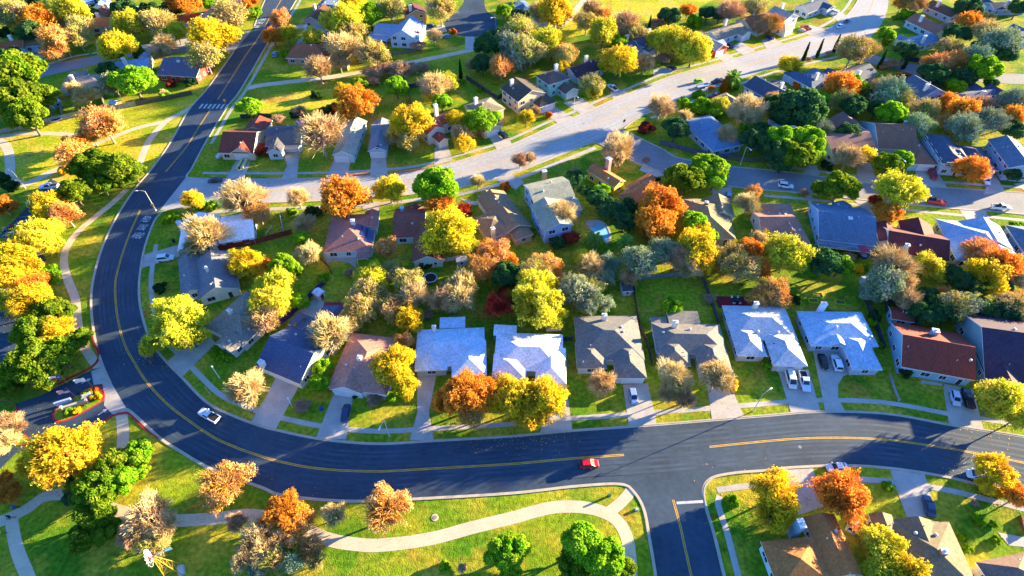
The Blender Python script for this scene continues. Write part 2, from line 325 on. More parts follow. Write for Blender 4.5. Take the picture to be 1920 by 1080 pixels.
path([(21, 970), (28, 1015), (39, 1049), (52, 1080), (70, 1130)], 2.2, .026, label='park path heading down at the bottom left')
path([(228, 776), (231, 815), (228, 840), (215, 870)], 2.4, .021, label='short path from the park entrance into the trees')
path([(462, 166), (490, 160), (548, 153), (625, 144), (685, 135), (730, 126), (771, 117), (874, 96), (890, 92)], 3.2, .021, label='greenbelt path between the far houses')
path([(881, 66), (881, 94)], 4.2, .027, 'concrete', label='short concrete ramp below the turning circle')
path([(1000, 64), (1030, 54), (1054, 45), (1066, 36), (1074, 26), (1085, 12), (1096, -2), (1110, -30)], 3.2, .021, label='winding path across the far green field')

# verge pavements: parallel to the kerb, on the lawn side
def pavement(pts, off, label, w=1.25, z=.030):
    b = MB(); P = resample(sw(pts), max(12, len(pts) * 6)); ribbon(P, w, z, off, b); tag(b.build('pavement', 'concrete'), label, 'pavement', kind='structure')
pavement(MAIN_E[12:], 3.0, 'pavement along the near row of houses')
pavement(MAIN_E[0:8], 2.2, 'pavement right of the street at the top')
pavement([(372, 334), (390, 335), (557, 335), (640, 333), (723, 328), (790, 320), (840, 307)] + NORD[8:], 3.0, 'pavement on the far side of the boulevard')
pavement([(1106, 269), (1025, 301), (960, 326), (872, 350), (781, 363), (703, 371), (594, 377), (470, 381), (370, 387)], 3.2, 'pavement on the near side of the boulevard', 1.6)
pavement(LANE_S[6:], -3.0, 'pavement on the near side of the lane')
pavement([(1920, 362), (1772, 352), (1700, 347), (1606, 340), (1503, 326), (1440, 319)], -3.0, 'pavement on the far side of the lane')
pavement([(1209, 215), (1300, 179), (1404, 142), (1440, 130), (1503, 114), (1560, 101)], -3.0, 'pavement below the cypress trees')
pavement([(1334, 893), (1378, 887), (1440, 882), (1482, 877), (1586, 873), (1676, 879), (1767, 893), (1845, 911), (1920, 930)], -3.0, 'pavement before the bottom right houses')
pavement([(1380, 1160), (1358, 1080), (1339, 1002), (1322, 945), (1325, 920)], -2.6, 'pavement beside the short side street')
T(0, 0); path([fp(p) for p in [(330, 472), (520, 412), (700, 380), (800, 360)]], 1.4, .022, 'concrete', 'pavement', 'pavement along the upper left lane')

path([(1163, 246), (1180, 256), (1210, 270), (1245, 284), (1262, 292)], 1.5, .034, 'kerb', 'pavement', 'pale pavement curving from the boulevard into the lane')
# driveways
DRV = []
def drive(pts, label, z=.042, m='concrete'):
    o = poly('driveway', pts, z, m, label, 'driveway'); DRV.append(o)
T(470, 540)
drive([(0, 970), (180, 1025), (355, 700), (180, 650), (110, 790)], 'wide concrete driveway of the navy gabled house')
drive([(470, 1090), (690, 1095), (745, 775), (600, 765)], 'concrete driveway of the clay hip house with a dark car')
drive([(1150, 1100), (1325, 1100), (1290, 900), (1345, 620), (1205, 620), (1205, 900)], 'long driveway of the blue metal roof house')
T(950, 540)
drive([(240, 1050), (475, 1025), (430, 690), (330, 690)], 'driveway below the white hip house')
drive([(885, 1010), (1085, 985), (1020, 690), (840, 700)], 'driveway with a pale blue hatchback')
drive([(1485, 955), (1720, 935), (1650, 780), (1640, 590), (1440, 640)], 'pale driveway beneath two bare trees')
T(1430, 540)
drive([(205, 905), (420, 900), (330, 590), (110, 600)], 'driveway holding a white van and a pickup')
drive([(455, 905), (600, 895), (545, 800), (545, 700), (580, 640), (640, 610), (600, 440), (360, 440)], 'curved driveway holding a black car and a white estate')
drive([(1350, 1000), (1600, 1030), (1520, 735), (1300, 690)], 'driveway holding a silver hatchback and a black pickup')
drive([(1140, 690), (1310, 710), (1310, 690), (1145, 665)], 'short front walk of the rust roof house')
T(0, 540)
drive([(1195, 545), (1310, 650), (1560, 400), (1480, 290)], 'driveway behind the big yellow tree')
T(0, 270)
drive([(1022, 900), (1300, 815), (1290, 730), (1045, 800)], 'short driveway with a white car by the street')
T(1430, 800)
drive([(120, 312), (365, 302), (440, 580), (260, 640)], 'driveway under the yellow tree at the bottom right', .041)
drive([(915, 302), (1165, 320), (1255, 650), (1040, 655)], 'driveway with a dark blue car at the bottom right', .041)
drive([(1700, 765), (1890, 800), (1890, 870), (1780, 860)], 'white front walk at the right edge', .041)
T(390, 180, 6)
drive([(190, 945), (400, 945), (480, 730), (320, 730)], 'driveway with a boat on it')
drive([(820, 940), (1000, 940), (1030, 620), (850, 640), (890, 780)], 'driveway of the grey roof house')
drive([(1330, 925), (1560, 925), (1620, 680), (1430, 680)], 'driveway beside the big pale tree')
T(640, 160, 6)
drive([(320, 1045), (520, 1025), (500, 790), (340, 800)], 'dark driveway of the blue round-vent house')
drive([(1045, 900), (1250, 845), (1200, 680), (1050, 700)], 'driveway of the maroon house')
drive([(1760, 740), (1930, 680), (1880, 590), (1750, 480), (1640, 550)], 'driveway of the tan two-storey house')
T(860, 90, 6)
drive([(1120, 850), (1300, 790), (1080, 660), (960, 740)], 'driveway of the brick two-storey house')
drive([(1380, 750), (1560, 680), (1380, 560), (1180, 620)], 'driveway of the green two-storey house')
drive([(1750, 590), (1930, 520), (1800, 460), (1700, 500)], 'driveway with a white pickup by the boulevard')
T(950, 0)
drive([(1570, 450), (1650, 420), (1530, 345), (1460, 370)], 'driveway of the red gable house')
drive([(1710, 400), (1800, 370), (1690, 300), (1620, 340)], 'driveway of the long tan roof house')
drive([(1060, 560), (1200, 530), (1190, 490), (1060, 500)], 'driveway in front of the white gable house')
T(1430, 0)
drive([(30, 360), (160, 325), (70, 270), (-10, 290)], 'driveway with a dark blue car at the top')
drive([(340, 255), (470, 215), (340, 180), (250, 215)], 'driveway with a red pickup at the top')
drive([(560, 165), (640, 130), (560, 90), (460, 90)], 'driveway with a white truck at the top')
T(1500, 180, 6)
drive([(650, 985), (870, 985), (790, 750), (630, 750)], 'driveway of the purple roof house')
drive([(1340, 1010), (1660, 1040), (1530, 820), (1290, 830)], 'driveway with a red car')
T(1600, 200, 6)
drive([(1470, 990), (1710, 960), (1600, 770), (1520, 790)], 'driveway with a white car beside the red tree')
drive([(1800, 870), (2000, 990), (2000, 840)], 'driveway at the right edge of the lane')
T(1430, 270)
drive([(285, 220), (415, 225), (380, 130), (330, 150)], 'driveway under the big oak')
drive([(650, 395), (750, 400), (830, 560), (770, 520)], 'driveway beside the red leaved tree')
drive([(1420, 475), (1610, 480), (1650, 570), (1510, 600)], 'driveway of the pale blue roof house')
drive([(310, 370), (355, 370), (360, 470), (340, 470)], 'narrow driveway of the navy solar house')
T(950, 270)
drive([(990, 140), (1150, 225), (1080, 240), (960, 190)], 'driveway of the terracotta brick chimney house')
drive([(1480, 320), (1625, 310), (1625, 410), (1500, 400)], 'driveway with a blue grey car below the oak')
T(860, 300, 6)
drive([(560, 140), (740, 250), (640, 335), (560, 290), (420, 230)], 'driveway between the two big gabled houses')
drive([(0, 430), (120, 500), (330, 520), (310, 470), (150, 460)], 'driveway of the tan house behind the orange tree')
T(580, 360, 6)
drive([(590, 110), (800, 110), (780, 210), (600, 200)], 'driveway of the solar panel house')
T(470, 0)
drive([(290, 190), (420, 170), (420, 150), (500, 160), (480, 200), (310, 210)], 'driveway beside the carport house')
drive([(1230, 230), (1420, 230), (1400, 180), (1240, 190)], 'driveway with a black car by the turning circle')
T(0, 0)
drive([(205, 470), (330, 465), (300, 390), (190, 400)], 'driveway of the tan house at the upper left')
drive([(1290, 350), (1400, 330), (1360, 230), (1260, 240)], 'driveway of the brick red house at the upper left')
drive([(700, 360), (790, 340), (740, 280), (690, 300)], 'driveway of the orange roof house at the upper left')
T(300, 520, 6)
drive([(1560, 380), (1730, 460), (1900, 300), (1750, 230)], 'concrete patio behind the navy gabled house')
T(580, 360, 6)
drive([(150, 700), (520, 690), (530, 860), (450, 800), (300, 770), (200, 800)], 'stone patio behind the solar panel house', .043)

# markings
ck = MB(); rg = random.Random(3)
ml, mr_ = resample(sw(MAIN_W), 400), resample(sw(MAIN_E), 400); wb_ = MB()
for t in (.17, .25, .36, .44, .57, .65, .76, .84):
    ribbon([a.lerp(c, t + .004 * math.sin(i * .11)) for i, (a, c) in enumerate(zip(ml, mr_))][6:394], .55, .0515, 0, wb_)
tag(wb_.build('tyre_tracks', 'wear'), 'faint tyre worn lanes along the curving asphalt street', 'road markings', kind='structure')
for i in range(46):
    i0 = rg.randrange(20, 360); t = rg.choice([.12, .25, .38, .5, .62, .75, .88]) + rg.uniform(-.04, .04); P = []
    for j in range(rg.randrange(6, 26)): t = min(.96, max(.04, t + rg.uniform(-.012, .012))); P.append(ml[min(399, i0 + j)].lerp(mr_[min(399, i0 + j)], t))
    if len(P) > 2: ribbon(P, rg.uniform(.05, .11), .0535, 0, ck)
for i in range(26):
    i0 = rg.randrange(20, 380); t0 = rg.uniform(.05, .5); P = [ml[i0].lerp(mr_[i0], t0 + .05 * k) + Vector((rg.uniform(-.25, .25), rg.uniform(-.25, .25), 0)) for k in range(rg.randrange(4, 9))]; ribbon(P, rg.uniform(.05, .10), .0545, 0, ck)
tag(ck.build('crack_sealant', 'sealant'), 'thin dark sealed cracks in the curving asphalt street', 'road markings', kind='structure')
mk = MB(); wk = MB()
def dbl(pts, z, mb=None, w=.16, gap=.14):
    P = resample(sw(pts), max(10, len(pts) * 8))
    for s in (-1, 1): ribbon(P, w, z, s * (gap / 2 + w / 2), mb or mk)
dbl([(542, -40), (527, 0), (505, 35), (485, 70), (461, 104), (435, 145), (408, 187)], .056)
dbl([(395, 205), (372, 240), (350, 275), (328, 302), (311, 322)], .056)
dbl([(263, 394), (244, 436), (231, 472), (220, 511), (216, 540), (220, 592), (233, 644), (252, 680), (275, 716), (311, 755), (350, 786), (399, 819), (440, 838), (470, 849), (522, 865), (600, 879), (703, 884), (807, 879), (960, 870), (1060, 861), (1170, 853)], .056, w=.17)
dbl([(1330, 838), (1440, 827), (1510, 822), (1586, 821), (1663, 825), (1767, 839), (1850, 854), (1920, 868), (2020, 890)], .056)
dbl([(1262, 937), (1275, 985), (1286, 1035), (1296, 1080), (1310, 1150)], .056)
mid = [a.lerp(c, .5) for a, c in zip(bl, br)]
for s in (-.2, .2): ribbon(mid[22:-12], .16, .0525, s, mk)
tag(mk.build('road_markings', 'yellowline'), 'double yellow centre lines painted on the streets', 'road markings', kind='structure')
for t, (i0, i1) in ((.24, (24, 250)), (.76, (30, 118)), (.76, (140, 250)), (.12, (40, 250)), (.88, (40, 112))):
    ribbon([a.lerp(c, t) for a, c in zip(bl, br)][i0:i1], .19, .0515, 0, wk)
T(950, 800); P = [g((1228, 553)), g((1428, 541))]; ribbon(P, .55, .0565, 0, wk)
T(0, 0)
A, B_ = g((1440, 768)), g((1655, 772))
for i in range(7):
    c = A.lerp(B_, (i + .5) / 7); d = (B_ - A).normalized(); n = Vector((-d.y, d.x, 0)); hw = (B_ - A).length / 7 * .24
    wk.add([c - d * hw - n * 1.7, c + d * hw - n * 1.7, c + d * hw + n * 1.7, c - d * hw + n * 1.7], [(0, 1, 2, 3)])
    for j in range(len(wk.v) - 4, len(wk.v)): wk.v[j] = (wk.v[j][0], wk.v[j][1], .058)
T(0, 540)
for a, c in (((590, 690), (660, 655)), ((710, 920), (778, 873))):     # lane arrows
    a, c = g(a), g(c); d = (c - a).normalized(); n = Vector((-d.y, d.x, 0)); Ln = (c - a).length
    q = [a - n * .15, a + d * Ln * .6 - n * .15, a + d * Ln * .6 - n * .55, c, a + d * Ln * .6 + n * .55, a + d * Ln * .6 + n * .15, a + n * .15]
    wk.add([(p.x, p.y, .058) for p in q], [tuple(range(7))])
T(0, 270)
for y in range(8):
    a, c = g((205 - y * 26 if y > 3 else 130 - y * 30 + 30, 880 - y * 35)), None
for a, c in (((205, 865), (285, 830)), ((222, 830), (300, 795)), ((235, 795), (312, 765)), ((30, 690), (120, 680)), ((60, 640), (135, 632)), ((90, 595), (150, 588)), ((120, 560), (240, 552)), ((140, 530), (225, 520))):
    ribbon([g(a), g(c)], .14, .036, 0, wk)
tag(wk.build('road_markings', 'whiteline'), 'white lane lines, stop line, crosswalk bars and arrows', 'road markings', kind='structure')
def words(lines, label):
    mb = MB()
    for txt, c0, c1, h in lines:
        cu = bpy.data.curves.new('w', 'FONT'); cu.body = txt; cu.align_x = 'CENTER'; cu.align_y = 'CENTER'; cu.size = 1; cu.offset = .018
        o = bpy.data.objects.new('w', cu); C.objects.link(o); bpy.context.view_layer.update()
        me = bpy.data.meshes.new_from_object(o.evaluated_get(bpy.context.evaluated_depsgraph_get()))
        a, c = g(c0), g(c1); d = (c - a); wl = d.length; d.normalize(); n = Vector((-d.y, d.x, 0)); ctr = (a + c) / 2
        xs = [v.co.x for v in me.vertices]; k = wl / (max(xs) - min(xs))
        base = len(mb.v)
        mb.add([tuple(ctr + d * (v.co.x * k) + n * (v.co.y * h * 1.35)) for v in me.vertices], [tuple(p.vertices) for p in me.polygons])
        for j in range(base, len(mb.v)): mb.v[j] = (mb.v[j][0], mb.v[j][1], .057)
        bpy.data.objects.remove(o); bpy.data.curves.remove(cu); bpy.data.meshes.remove(me)
    tag(mb.build('road_markings', 'whiteline'), label, 'road markings', kind='structure')
T(0, 270)
words([('PED', (1030, 543), (1082, 549), 2.6), ('X ING', (1000, 602), (1056, 608), 2.6), ('AHEAD', (960, 660), (1034, 668), 2.6)], 'white words PED XING AHEAD painted on the dark street')
T(470, 0)
words([('PED', (62, 193), (30, 191), 2.6), ('X ING', (92, 166), (48, 163), 2.6), ('AHEAD', (112, 142), (62, 139), 2.6)], 'white words PED XING AHEAD at the top of the street')
# ------------------------------------------------------------------ houses
LM = []                                         # landmarks: (pixel x, pixel y, short noun phrase)
WIN = {}
def winmesh(w, h):
    k = (w, h)
    if k not in WIN:
        f = MB(); t = .09
        f.box(-w / 2 - t, w / 2 + t, -.06, .05, h / 2, h / 2 + t); f.box(-w / 2 - t, w / 2 + t, -.10, .05, -h / 2 - t, -h / 2)
        f.box(-w / 2 - t, -w / 2, -.06, .05, -h / 2, h / 2); f.box(w / 2, w / 2 + t, -.06, .05, -h / 2, h / 2); f.box(-.03, .03, -.05, .04, -h / 2, h / 2)
        p = MB(); p.box(-w / 2, w / 2, -.02, .04, -h / 2, h / 2)
        WIN[k] = (f.mesh('window', 'trim'), p.mesh('pane', 'glass'))
    return WIN[k]
def garmesh(w):
    k = ('g', w)
    if k not in WIN:
        f = MB(); h = 2.2
        for i in range(4): f.box(-w / 2, w / 2, -.08, .05, .03 + i * h / 4, .03 + (i + 1) * h / 4 - .05, 0)
        f.box(-w / 2 - .14, -w / 2, -.12, .05, 0, h + .14, 1); f.box(w / 2, w / 2 + .14, -.12, .05, 0, h + .14, 1); f.box(-w / 2, w / 2, -.12, .05, h, h + .14, 1)
        WIN[k] = f.mesh('garage_door', ['garage', 'trim'])
    return WIN[k]
def doormesh():
    if 'd' not in WIN:
        f = MB(); f.box(-.5, .5, -.05, .05, .1, 2.15, 0); f.box(-.62, -.5, -.08, .05, .1, 2.27, 1); f.box(.5, .62, -.08, .05, .1, 2.27, 1); f.box(-.5, .5, -.08, .05, 2.15, 2.27, 1)
        f.box(-.35, .35, -.065, -.05, 1.2, 1.95, 2); WIN['d'] = f.mesh('door', ['wood', 'trim', 'glass'])
    return WIN['d']
def roofblock(rb, wb, x0, x1, y0, y1, kind, ax, e, p, o=.45):
    """one roof with its eaves on the rectangle, the walls set in under it; ax: ridge along 'x' or 'y'"""
    def P(u, v, z): return (u, v, z) if ax == 'x' else (v, u, z)
    (a0, a1), (c0, c1) = ((x0, x1), (y0, y1)) if ax == 'x' else ((y0, y1), (x0, x1))
    if kind == 'h': p *= .92
    hw = (c1 - c0) / 2; cm = (c0 + c1) / 2; rz = e + p * hw; th = .2
    wi = dict(a0=a0 + o, a1=a1 - o, c0=c0 + o, c1=c1 - o)
    if kind == 'f':
        rb.add([P(u, v, z) for z in (e + .02, e + .22) for u, v in ((a0, c0), (a1, c0), (a1, c1), (a0, c1))], [(4, 5, 6, 7), (3, 2, 1, 0)], 0)
        n = len(rb.v) - 8; rb.f += [[n + i, n + (i + 1) % 4, n + 4 + (i + 1) % 4, n + 4 + i] for i in range(4)]; rb.m += [1] * 4
    else:
        ins = min(hw, (a1 - a0) / 2 - .05) if kind == 'h' else 0.0
        top = [P(a0, c0, e), P(a1, c0, e), P(a1, c1, e), P(a0, c1, e), P(a0 + ins, cm, rz), P(a1 - ins, cm, rz)]
        bot = [(q[0], q[1], q[2] - th) for q in top]
        fs = [(0, 1, 5, 4), (2, 3, 4, 5)]
        if kind == 'h': fs += [(1, 2, 5), (3, 0, 4)]
        rb.add(top, fs, 0); n = len(rb.v) - 6
        rb.v += bot; m = n + 6
        rb.f += [[m + i for i in reversed(f)] for f in fs]; rb.m += [1] * len(fs)
        ed = [(0, 1), (2, 3)] + ([(1, 2), (3, 0)] if kind == 'h' else [(1, 5), (5, 2), (3, 4), (4, 0)])
        for i, j in ed: rb.f.append([n + i, n + j, m + j, m + i]); rb.m.append(1)
        if kind != 'h':                          # barge boards standing a little proud of the gable edge
            pass
    b0, b1, d0, d1 = wi['a0'], wi['a1'], wi['c0'], wi['c1']; ez = e - th + p * o if kind != 'f' else e
    if kind == 'g':
        rw = rz - th
        vs = [P(b0, d0, 0), P(b1, d0, 0), P(b1, d1, 0), P(b0, d1, 0), P(b0, d0, ez), P(b1, d0, ez), P(b1, d1, ez), P(b0, d1, ez), P(b0, cm, rw), P(b1, cm, rw)]
        wb.add(vs, [(0, 1, 5, 4), (2, 3, 7, 6), (1, 2, 6, 9, 5), (3, 0, 4, 8, 7)])
    elif kind == 'f':                            # an open cover on posts
        for u in (b0 + .1, b1 - .1):
            for v in (d0 + .1, d1 - .1): q = P(u, v, 0); wb.box(q[0] - .09, q[0] + .09, q[1] - .09, q[1] + .09, 0, e + .03)
    else:
        vs = [P(u, v, z) for z in (0, ez) for u, v in ((b0, d0), (b1, d0), (b1, d1), (b0, d1))]
        wb.add(vs, [(i, (i + 1) % 4, 4 + (i + 1) % 4, 4 + i) for i in range(4)])
    xs = (b0, b1, d0, d1) if ax == 'x' else (d0, d1, b0, b1)
    return dict(x0=xs[0], x1=xs[1], y0=xs[2], y1=xs[3], e=ez, kind=kind, ax=ax, p=p, rz=rz, ro=(x0, x1, y0, y1), e0=e)
def roofz(bl, x, y):
    z = 0
    for k in bl:
        x0, x1, y0, y1 = k['ro']
        if x0 <= x <= x1 and y0 <= y <= y1:
            d = min(y - y0, y1 - y) if k['ax'] == 'x' else min(x - x0, x1 - x)
            if k['kind'] == 'h': d = min(d, min(x - x0, x1 - x) if k['ax'] == 'x' else min(y - y0, y1 - y))
            z = max(z, k['e0'] + (0.22 if k['kind'] == 'f' else k['p'] * d))
    return z
def finish(root, blocks, np_, label, roofc, wallc, rb, wb, rng, gar, chim, vents, win, o_np, garc=None):
    q = srgb(roofc); lum = .3 * q[0] + .6 * q[1] + .1 * q[2]; k = 1.0 if lum > .55 else (.9 if q[2] > q[0] * 1.25 else .60)   # shingles are darker than they look in sun
    roof = rb.build('roof', ['roof', 'trim'], root, [v * k for v in q]); wall = wb.build('wall', 'wall', root, wallc)
    inv = root.matrix_world.inverted() if False else None
    rz = root.rotation_euler.z; ca, sa = math.cos(-rz), math.sin(-rz)
    def loc(p): d = Vector(p) - root.location; return (d.x * ca - d.y * sa, d.x * sa + d.y * ca)
    camv = Vector(loc((0, 0, 0)))
    walls = []
    for i, k in enumerate(blocks):
        if k['kind'] == 'f': continue
        x0, x1, y0, y1 = k['x0'], k['x1'], k['y0'], k['y1']
        for a, c, n in (((x0, y0), (x1, y0), (0, -1)), ((x1, y0), (x1, y1), (1, 0)), ((x1, y1), (x0, y1), (0, 1)), ((x0, y1), (x0, y0), (-1, 0))):
            walls.append((Vector(a), Vector(c), Vector(n), i, k))
    def inside(q, i, pad=.35):
        return any(j != i and k['kind'] != 'f' and k['x0'] - pad < q.x < k['x1'] + pad and k['y0'] - pad < q.y < k['y1'] + pad for j, k in enumerate(blocks))
    used = []
    def hang(me, name, pos, n, z, parent=wall, out=.01, col=None):
        o = link(name, me, parent, col); o.location = (pos.x + n.x * out, pos.y + n.y * out, z); o.rotation_euler = (0, 0, math.atan2(n.y, n.x) + math.pi / 2); return o
    for q, w in gar:
        q = Vector(loc(q)); best = None
        for a, c, n, i, k in walls:
            L = (c - a).length
            if L < w + .6: continue
            t = (q - a).dot((c - a) / L); t = min(max(t, w / 2 + .25), L - w / 2 - .25); s = a + (c - a) / L * t
            d = (s - q).length + (5 if inside(s + n * .5, i, .1) else 0) + (3 if n.dot(camv - s) < 0 else 0)
            if best is None or d < best[0]: best = (d, s, n)
        if best:
            used.append((best[1], w / 2 + 1.0)); hang(garmesh(w), 'garage_door', best[1], best[2], 0.0, root)
    doord = False
    if win:
        for a, c, n, i, k in walls:
            L = (c - a).length
            m = (a + c) / 2
            if L < 2.4 or n.dot(camv - m) < 0: continue
            cnt = max(1, int(L / 3.6))
            for s in range(cnt):
                q = a + (c - a) * ((s + .5) / cnt)
                if inside(q + n * .6, i) or any((q - u).length < r + .9 for u, r in used): continue
                if not doord and cnt >= 2 and s == cnt - 1 and k['e'] < 4.6 and n.y < -.5:
                    hang(doormesh(), 'door', q, n, 0.0, root, .01, rng.choice(['6a2a22', '2d3a4a', '7a5a3a', 'c0b8a8'])); doord = True; used.append((q, .8)); continue
                w, h = rng.choice([(1.5, 1.25), (1.9, 1.3), (1.2, 1.3)])
                for z in ([1.55] if k['e'] < 4.2 else [1.5, 4.2]):
                    f, p = winmesh(w, h); fo = hang(f, 'window', q, n, z, root); link('pane', p, fo)
    for q, zt, w, d, col in chim:
        x, y = loc(q); zb = max(0, roofz(blocks, x, y) - 1.0)
        m = MB(); m.box(x - w / 2, x + w / 2, y - d / 2, y + d / 2, 0 if roofz(blocks, x, y) == 0 else zb, zt, 0); m.box(x - w / 2 - .1, x + w / 2 + .1, y - d / 2 - .1, y + d / 2 + .1, zt, zt + .16, 1)
        m.box(x - .2, x + .2, y - .2, y + .2, zt + .16, zt + .5, 2); m.build('chimney', ['wall', 'trim', 'grey'], roof, col)
    ro = [k for k in blocks if k['kind'] != 'f']
    for j in range(vents):
        k = ro[j % len(ro)]; x0, x1, y0, y1 = k['ro']; x = rng.uniform(x0 + 1.2, x1 - 1.2) if x1 - x0 > 2.6 else (x0 + x1) / 2; y = rng.uniform(y0 + 1.2, y1 - 1.2) if y1 - y0 > 2.6 else (y0 + y1) / 2
        z = roofz(blocks, x, y); m = MB()
        if j % 3 == 0: m.lathe([(.24, z - .2), (.24, z + .2), (.34, z + .22), (.3, z + .42), (.08, z + .5)], 10, c=(x, y))
        else: m.tube((x, y, z - .2), (x, y, z + .45), .09, n=6)
        m.build('roof_vent', 'grey', roof)
    tag(root, label, 'house'); LM.append((*px((root.location.x, root.location.y, 3)), np_))
    return roof
def house(np_, label, roofc, wallc, blocks, chim=(), gar=(), vents=3, win=True, group=None, seed=0, o=.45):
    """blocks: (A, B, C, kind[, eave, pitch]); A, B, C eave corners as read in the region; 'R..': C is a point of the ridge instead"""
    rng = random.Random(len(LM) * 7 + seed); W = []; ang = None
    for bk in blocks:
        A, B, Cc, kind = bk[:4]; e = bk[4] if len(bk) > 4 else 2.8; p = bk[5] if len(bk) > 5 else .45
        a, b_ = g(A, e), g(B, e); u = (b_ - a); L = u.length; u.normalize(); n = Vector((-u.y, u.x, 0))
        if kind[0] == 'R':
            k = kind[1:]; q0, q1 = g(Cc, 0), g(Cc, 30)
            f = lambda t: (lambda r: r.z - e - p * abs((r - a).dot(n)))(q0.lerp(q1, t))
            lo, hi = 0, 1
            for _ in range(50):
                m = (lo + hi) / 2
                if f(m) < 0: lo = m
                else: hi = m
            d = 2 * (q0.lerp(q1, lo) - a).dot(n)
        else: k = kind; d = (g(Cc, e) - b_).dot(n)
        W.append([a + u * (L / 2) + n * (d / 2), u, L, abs(d), k, e, p])
        if ang is None: ang = math.atan2(u.y, u.x)
    c0 = W[0][0]; root = empty('house', (c0.x, c0.y, 0), ang)
    ca, sa = math.cos(-ang), math.sin(-ang); rb, wb = MB(), MB(); out = []
    for i, (c, u, L, d, k, e, p) in enumerate(W):
        dx, dy = c.x - c0.x, c.y - c0.y; x, y = dx * ca - dy * sa, dx * sa + dy * ca
        al = abs(u.x * ca - u.y * sa) > .7; sx, sy = (L, d) if al else (d, L)
        ridge_along_u = k.endswith('u'); ax = 'x' if ridge_along_u == al else 'y'
        e += i * .013
        out.append(roofblock(rb, wb, x - sx / 2, x + sx / 2, y - sy / 2, y + sy / 2, k[0], ax, e, p, o if k[0] != 'f' else .1))
    ch = [(g(q[0], q[1]), q[1], *(q[2:4] if len(q) > 3 else (1.1, .8)), (q[4] if len(q) > 4 else 'd8d4cc')) for q in chim]
    gr = [(g(q[0], 1.1), q[1] if len(q) > 1 else 4.8) for q in gar]
    r = finish(root, out, np_, label, roofc, wallc, rb, wb, rng, gr, ch, vents, win, None)
    return root, r, out
TPL = {
 'A': ([(-7.5, 7.5, -3.5, 5.5, 'g', 'x', 2.9, .48), (-7, -1, -8, 1, 'g', 'y', 2.9, .48)], (-4, -8)),
 'B': ([(-7.5, 7.5, -4, 6, 'h', 'x', 2.9, .45), (0.5, 7, -8.5, 1, 'h', 'y', 2.9, .45)], (3.7, -8.5)),
 'C': ([(-5.5, 5.5, -3, 6.5, 'h', 'x', 5.6, .42), (-1, 6.5, -8.5, 0, 'g', 'y', 2.9, .42)], (2.7, -8.5)),
 'D': ([(-5.5, 5.5, -7.5, 7.5, 'g', 'y', 3.0, .5), (1, 7.5, -4, 3, 'g', 'x', 3.0, .5)], (-1.5, -7.5)),
 'E': ([(-8.5, 8.5, -4, 4.5, 'g', 'x', 2.9, .42), (2.5, 8.5, -6.5, 0, 'g', 'y', 2.9, .42)], (5.5, -6.5)),
 'F': ([(-5.5, 5.5, -5, 5.5, 'g', 'y', 5.4, .45), (-7.5, -0.5, -8.5, -1, 'h', 'y', 2.9, .45)], (-4, -8.5)),
}
def far(pos, rz, tp, roofc, wallc, np_, label, sc_=1.0, flip=False, chim=True, garage=True, chc='d8d4cc', win=True):
    rng = random.Random(len(LM) * 13 + 5); bl, gd = TPL[tp]; e0 = bl[0][6]
    c = g(pos, e0 + 1); root = empty('house', (c.x, c.y, 0), R_(rz)); rb, wb = MB(), MB(); out = []; s = -1 if flip else 1
    for i, (x0, x1, y0, y1, k, ax, e, p) in enumerate(bl):
        if flip: x0, x1 = -x1, -x0
        out.append(roofblock(rb, wb, x0 * sc_, x1 * sc_, y0 * sc_, y1 * sc_, k, ax, e + i * .013, p))
    ca, sa = math.cos(R_(rz)), math.sin(R_(rz))
    def w(x, y): return Vector((c.x + x * ca - y * sa, c.y + x * sa + y * ca, 0))
    gr = [(w(gd[0] * s * sc_, gd[1] * sc_), 4.6)] if garage else []
    ch = [(w(s * 2.5 * sc_, 3.2 * sc_), e0 + 3.6, 1.3, .9, chc)] if chim else []
    finish(root, out, np_, label, roofc, wallc, rb, wb, rng, gr, ch, 3, win, None)
    return root
TAN, TAUPE, GREYR, NAVY, BLUE, PALEB, WHITE, RUST, TERRA, BROWN, PURP, MAROON, SAGE = 'a8926c', '8c8b88', '7c8088', '4a5668', '6a84a0', '9ab4d0', 'e8e8ea', '9c4c30', 'c06c38', '945448', '946468', '7c3c40', 'b8bca4'
# ---- near row along the dark street
T(300, 360, 6)
house('white corner house', 'white metal roofed house on the street corner with a low right wing', WHITE, 'd8dce0', [((195, 665), (640, 590), (745, 245), 'gv', 2.9, .42), ((640, 575), (1045, 525), (1025, 315), 'Rgu', 2.8, .33)], chim=[((205, 335), 5.5)], gar=[((190, 590), 4.8)])
house('slate blue house', 'slate blue and cream two gabled house below the long red fence', '8b9099', 'd8d8d0', [((430, 1215), (895, 1080), (735, 690), 'gv', 2.9, .5), ((175, 1175), (440, 1130), (385, 705), 'gv', 2.8, .45)], chim=[((515, 850), 6.2, .6, .5)], vents=4)
T(300, 520, 6)
house('grey tan angled house', 'grey tan hip roofed house behind the big yellow tree', 'a39d90', 'b8c0c4', [((505, 555), (930, 775), (1400, 360), 'hv', 2.8, .42), ((610, 735), (800, 860), (950, 720), 'gv', 2.8, .42)], chim=[((780, 370), 5.6)], gar=[((560, 640), 4.8)], vents=5)
T(470, 540)
r, rf, bl_ = house('navy gabled house', 'dark navy gabled house with cream end wall and skylit patio cover', '4a5878', 'e0d6c0', [((35, 560), (355, 695), (272, 400), 'Rgu', 3.0, .52), ((330, 330), (565, 120), (505, 270), 'Rgu', 2.8, .5), ((268, 262), (372, 303), (438, 212), 'fu', 2.95)], chim=[((75, 535), 4.8, 1.3, 1.0, 'e8e0d4')], gar=[((200, 680), 4.8)])
c = g((355, 245), 3.2); iv = r.rotation_euler.z
